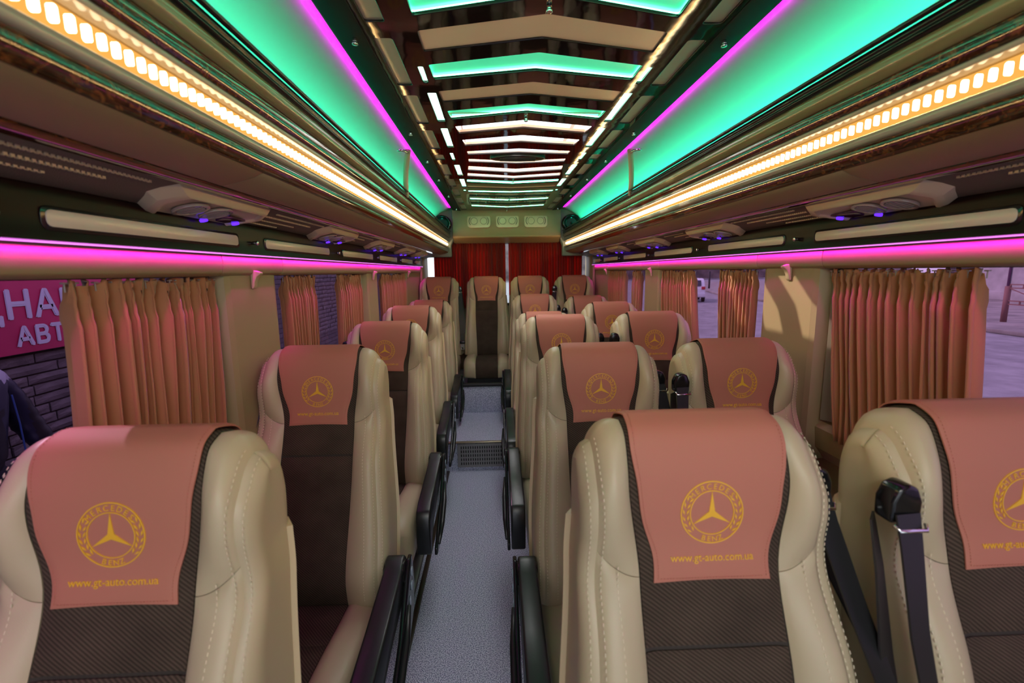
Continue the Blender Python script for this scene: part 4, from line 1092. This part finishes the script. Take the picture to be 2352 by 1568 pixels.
obj('bumper', MB().box((-.84, -2.12, .32), (.84, -1.9, .62)).me(white_p, bevel=.05), parent=car)
obj('yellow_panel', MB().box((-.30, -2.075, .66), (.35, -2.03, .98)).me(mat('yellow_mark', (.75, .42, .03), .4)), parent=car)

# brick building and banner on the left
BX = -3.2
brk = mat('grey_brick', (.17, .14, .145), .85, bump=.7, bscale=60, var=.35, vscale=9, bdist=.006)
mort = mat('mortar', (.035, .028, .032), .95)
_n = mort.node_tree; _b = _n.nodes['Principled BSDF']; _t = _n.nodes.new('ShaderNodeTexCoord'); _s = _n.nodes.new('ShaderNodeSeparateXYZ'); _c = _n.nodes.new('ShaderNodeCombineXYZ'); _k = _n.nodes.new('ShaderNodeTexBrick')
_n.links.new(_t.outputs['Object'], _s.inputs[0]); _n.links.new(_s.outputs['Y'], _c.inputs['X']); _n.links.new(_s.outputs['Z'], _c.inputs['Y']); _n.links.new(_c.outputs[0], _k.inputs['Vector'])
_k.inputs['Color1'].default_value = (.15, .125, .13, 1); _k.inputs['Color2'].default_value = (.11, .09, .095, 1); _k.inputs['Mortar'].default_value = (.035, .028, .032, 1)
_k.inputs['Scale'].default_value = 1.0; _k.inputs['Brick Width'].default_value = .36; _k.inputs['Row Height'].default_value = .070; _k.inputs['Mortar Size'].default_value = .006
_n.links.new(_k.outputs['Color'], _b.inputs['Base Color'])
bw = thing('brick_building', 'grey-brown rough brick building close beside the left windows', 'building', (BX, 4.5, GZ))
obj('wall_core', MB().box((-.6, -9, 0), (-.022, 12, 3.9)).me(mort), parent=bw)
bms = []
for q in range(5):
    rr = random.Random(q); x1 = .0
    v = [(-.03, -.118, 0), (-.03, .118, 0), (-.03, .118, .058), (-.03, -.118, .058)]
    v2 = []
    m_ = MB()
    nx, nz = 4, 2
    g = [[(rr.uniform(-.004, .008) if 0 < i < nx and 0 < j < nz else rr.uniform(-.008, -.001), -.118+.236*i/nx, .058*j/nz) for i in range(nx+1)] for j in range(nz+1)]
    V = [p for r in g for p in r]; F_ = [(j*(nx+1)+i, j*(nx+1)+i+1, (j+1)*(nx+1)+i+1, (j+1)*(nx+1)+i) for j in range(nz) for i in range(nx)]
    k = len(V); V += v; F_ += [(0, k, k+1, nx)+tuple(range(nx-1, 0, -1)), ]
    F_ += [(nz*(nx+1)+nx, k+2, k+3, nz*(nx+1))+tuple(nz*(nx+1)+i for i in range(1, nx)), (0, nx+1, 2*(nx+1), k+3, k), (nx, k+1, k+2, 2*(nx+1)+nx, (nx+1)+nx)]
    m_.add(V, F_); bms.append(m_.me(brk))
cnt = 0
def bricks(ya, yb, za, zb):
    global cnt
    r = int(za/.070)
    while r*.070 < zb:
        y = ya+random.uniform(-.1, .1)
        while y < yb:
            sc = random.choice((.9, 1.5, 1.5, 1.75))
            o = obj('brick', random.choice(bms), None, bw, loc=(random.uniform(-.004, .006), y+.118*sc-4.5, r*.070)); o.scale = (1, sc, 1)
            y += .236*sc+.012; cnt += 1
        r += 1
bricks(2.5, 3.75, 1.00-.10, 1.75)        # between the banner's lower edge and the seat top (heights above ground)
bricks(7.1, 9.0, 1.05, 2.15)
bn = thing('banner', 'pink printed banner with white letters on the brick wall outside', 'banner', (BX+.03, 3.0, .92))
obj('sheet', MB().box((0, -1.9, 0), (.006, 1.0, .78)).me(mat('banner_pink', (.72, .045, .17), .5, bump=.3, bscale=6, var=.12, vscale=3, bdist=.01), bevel=.002), parent=bn)
whitep = mat('banner_white', (.80, .78, .95), .5)
for word, size, yl, zl in (('ДНАН', .245, -.28, .225), ('АВТО', .165, -.04, .050)):
    v2, f2 = text_mesh(word, size, 1.05); x0 = min(p[0] for p in v2)
    # bold letters: thicken sideways with two offset copies
    V = []; F_ = []
    for dx, dy, dd in ((0, 0, .0085), (.007, .002, .0095), (-.007, -.002, .0105), (.002, -.006, .0115), (-.002, .006, .0125)):
        k = len(V); V += [(dd, yl+(p[0]-x0)+dx, zl+p[1]+dy) for p in v2]; F_ += [tuple(k+i for i in q) for q in f2]
    obj('lettering', mesh(V, F_, whitep), parent=bn)
print('bricks', cnt, 'objects', len(bpy.data.objects), 'tris', sum(len(m.polygons) for m in bpy.data.meshes))
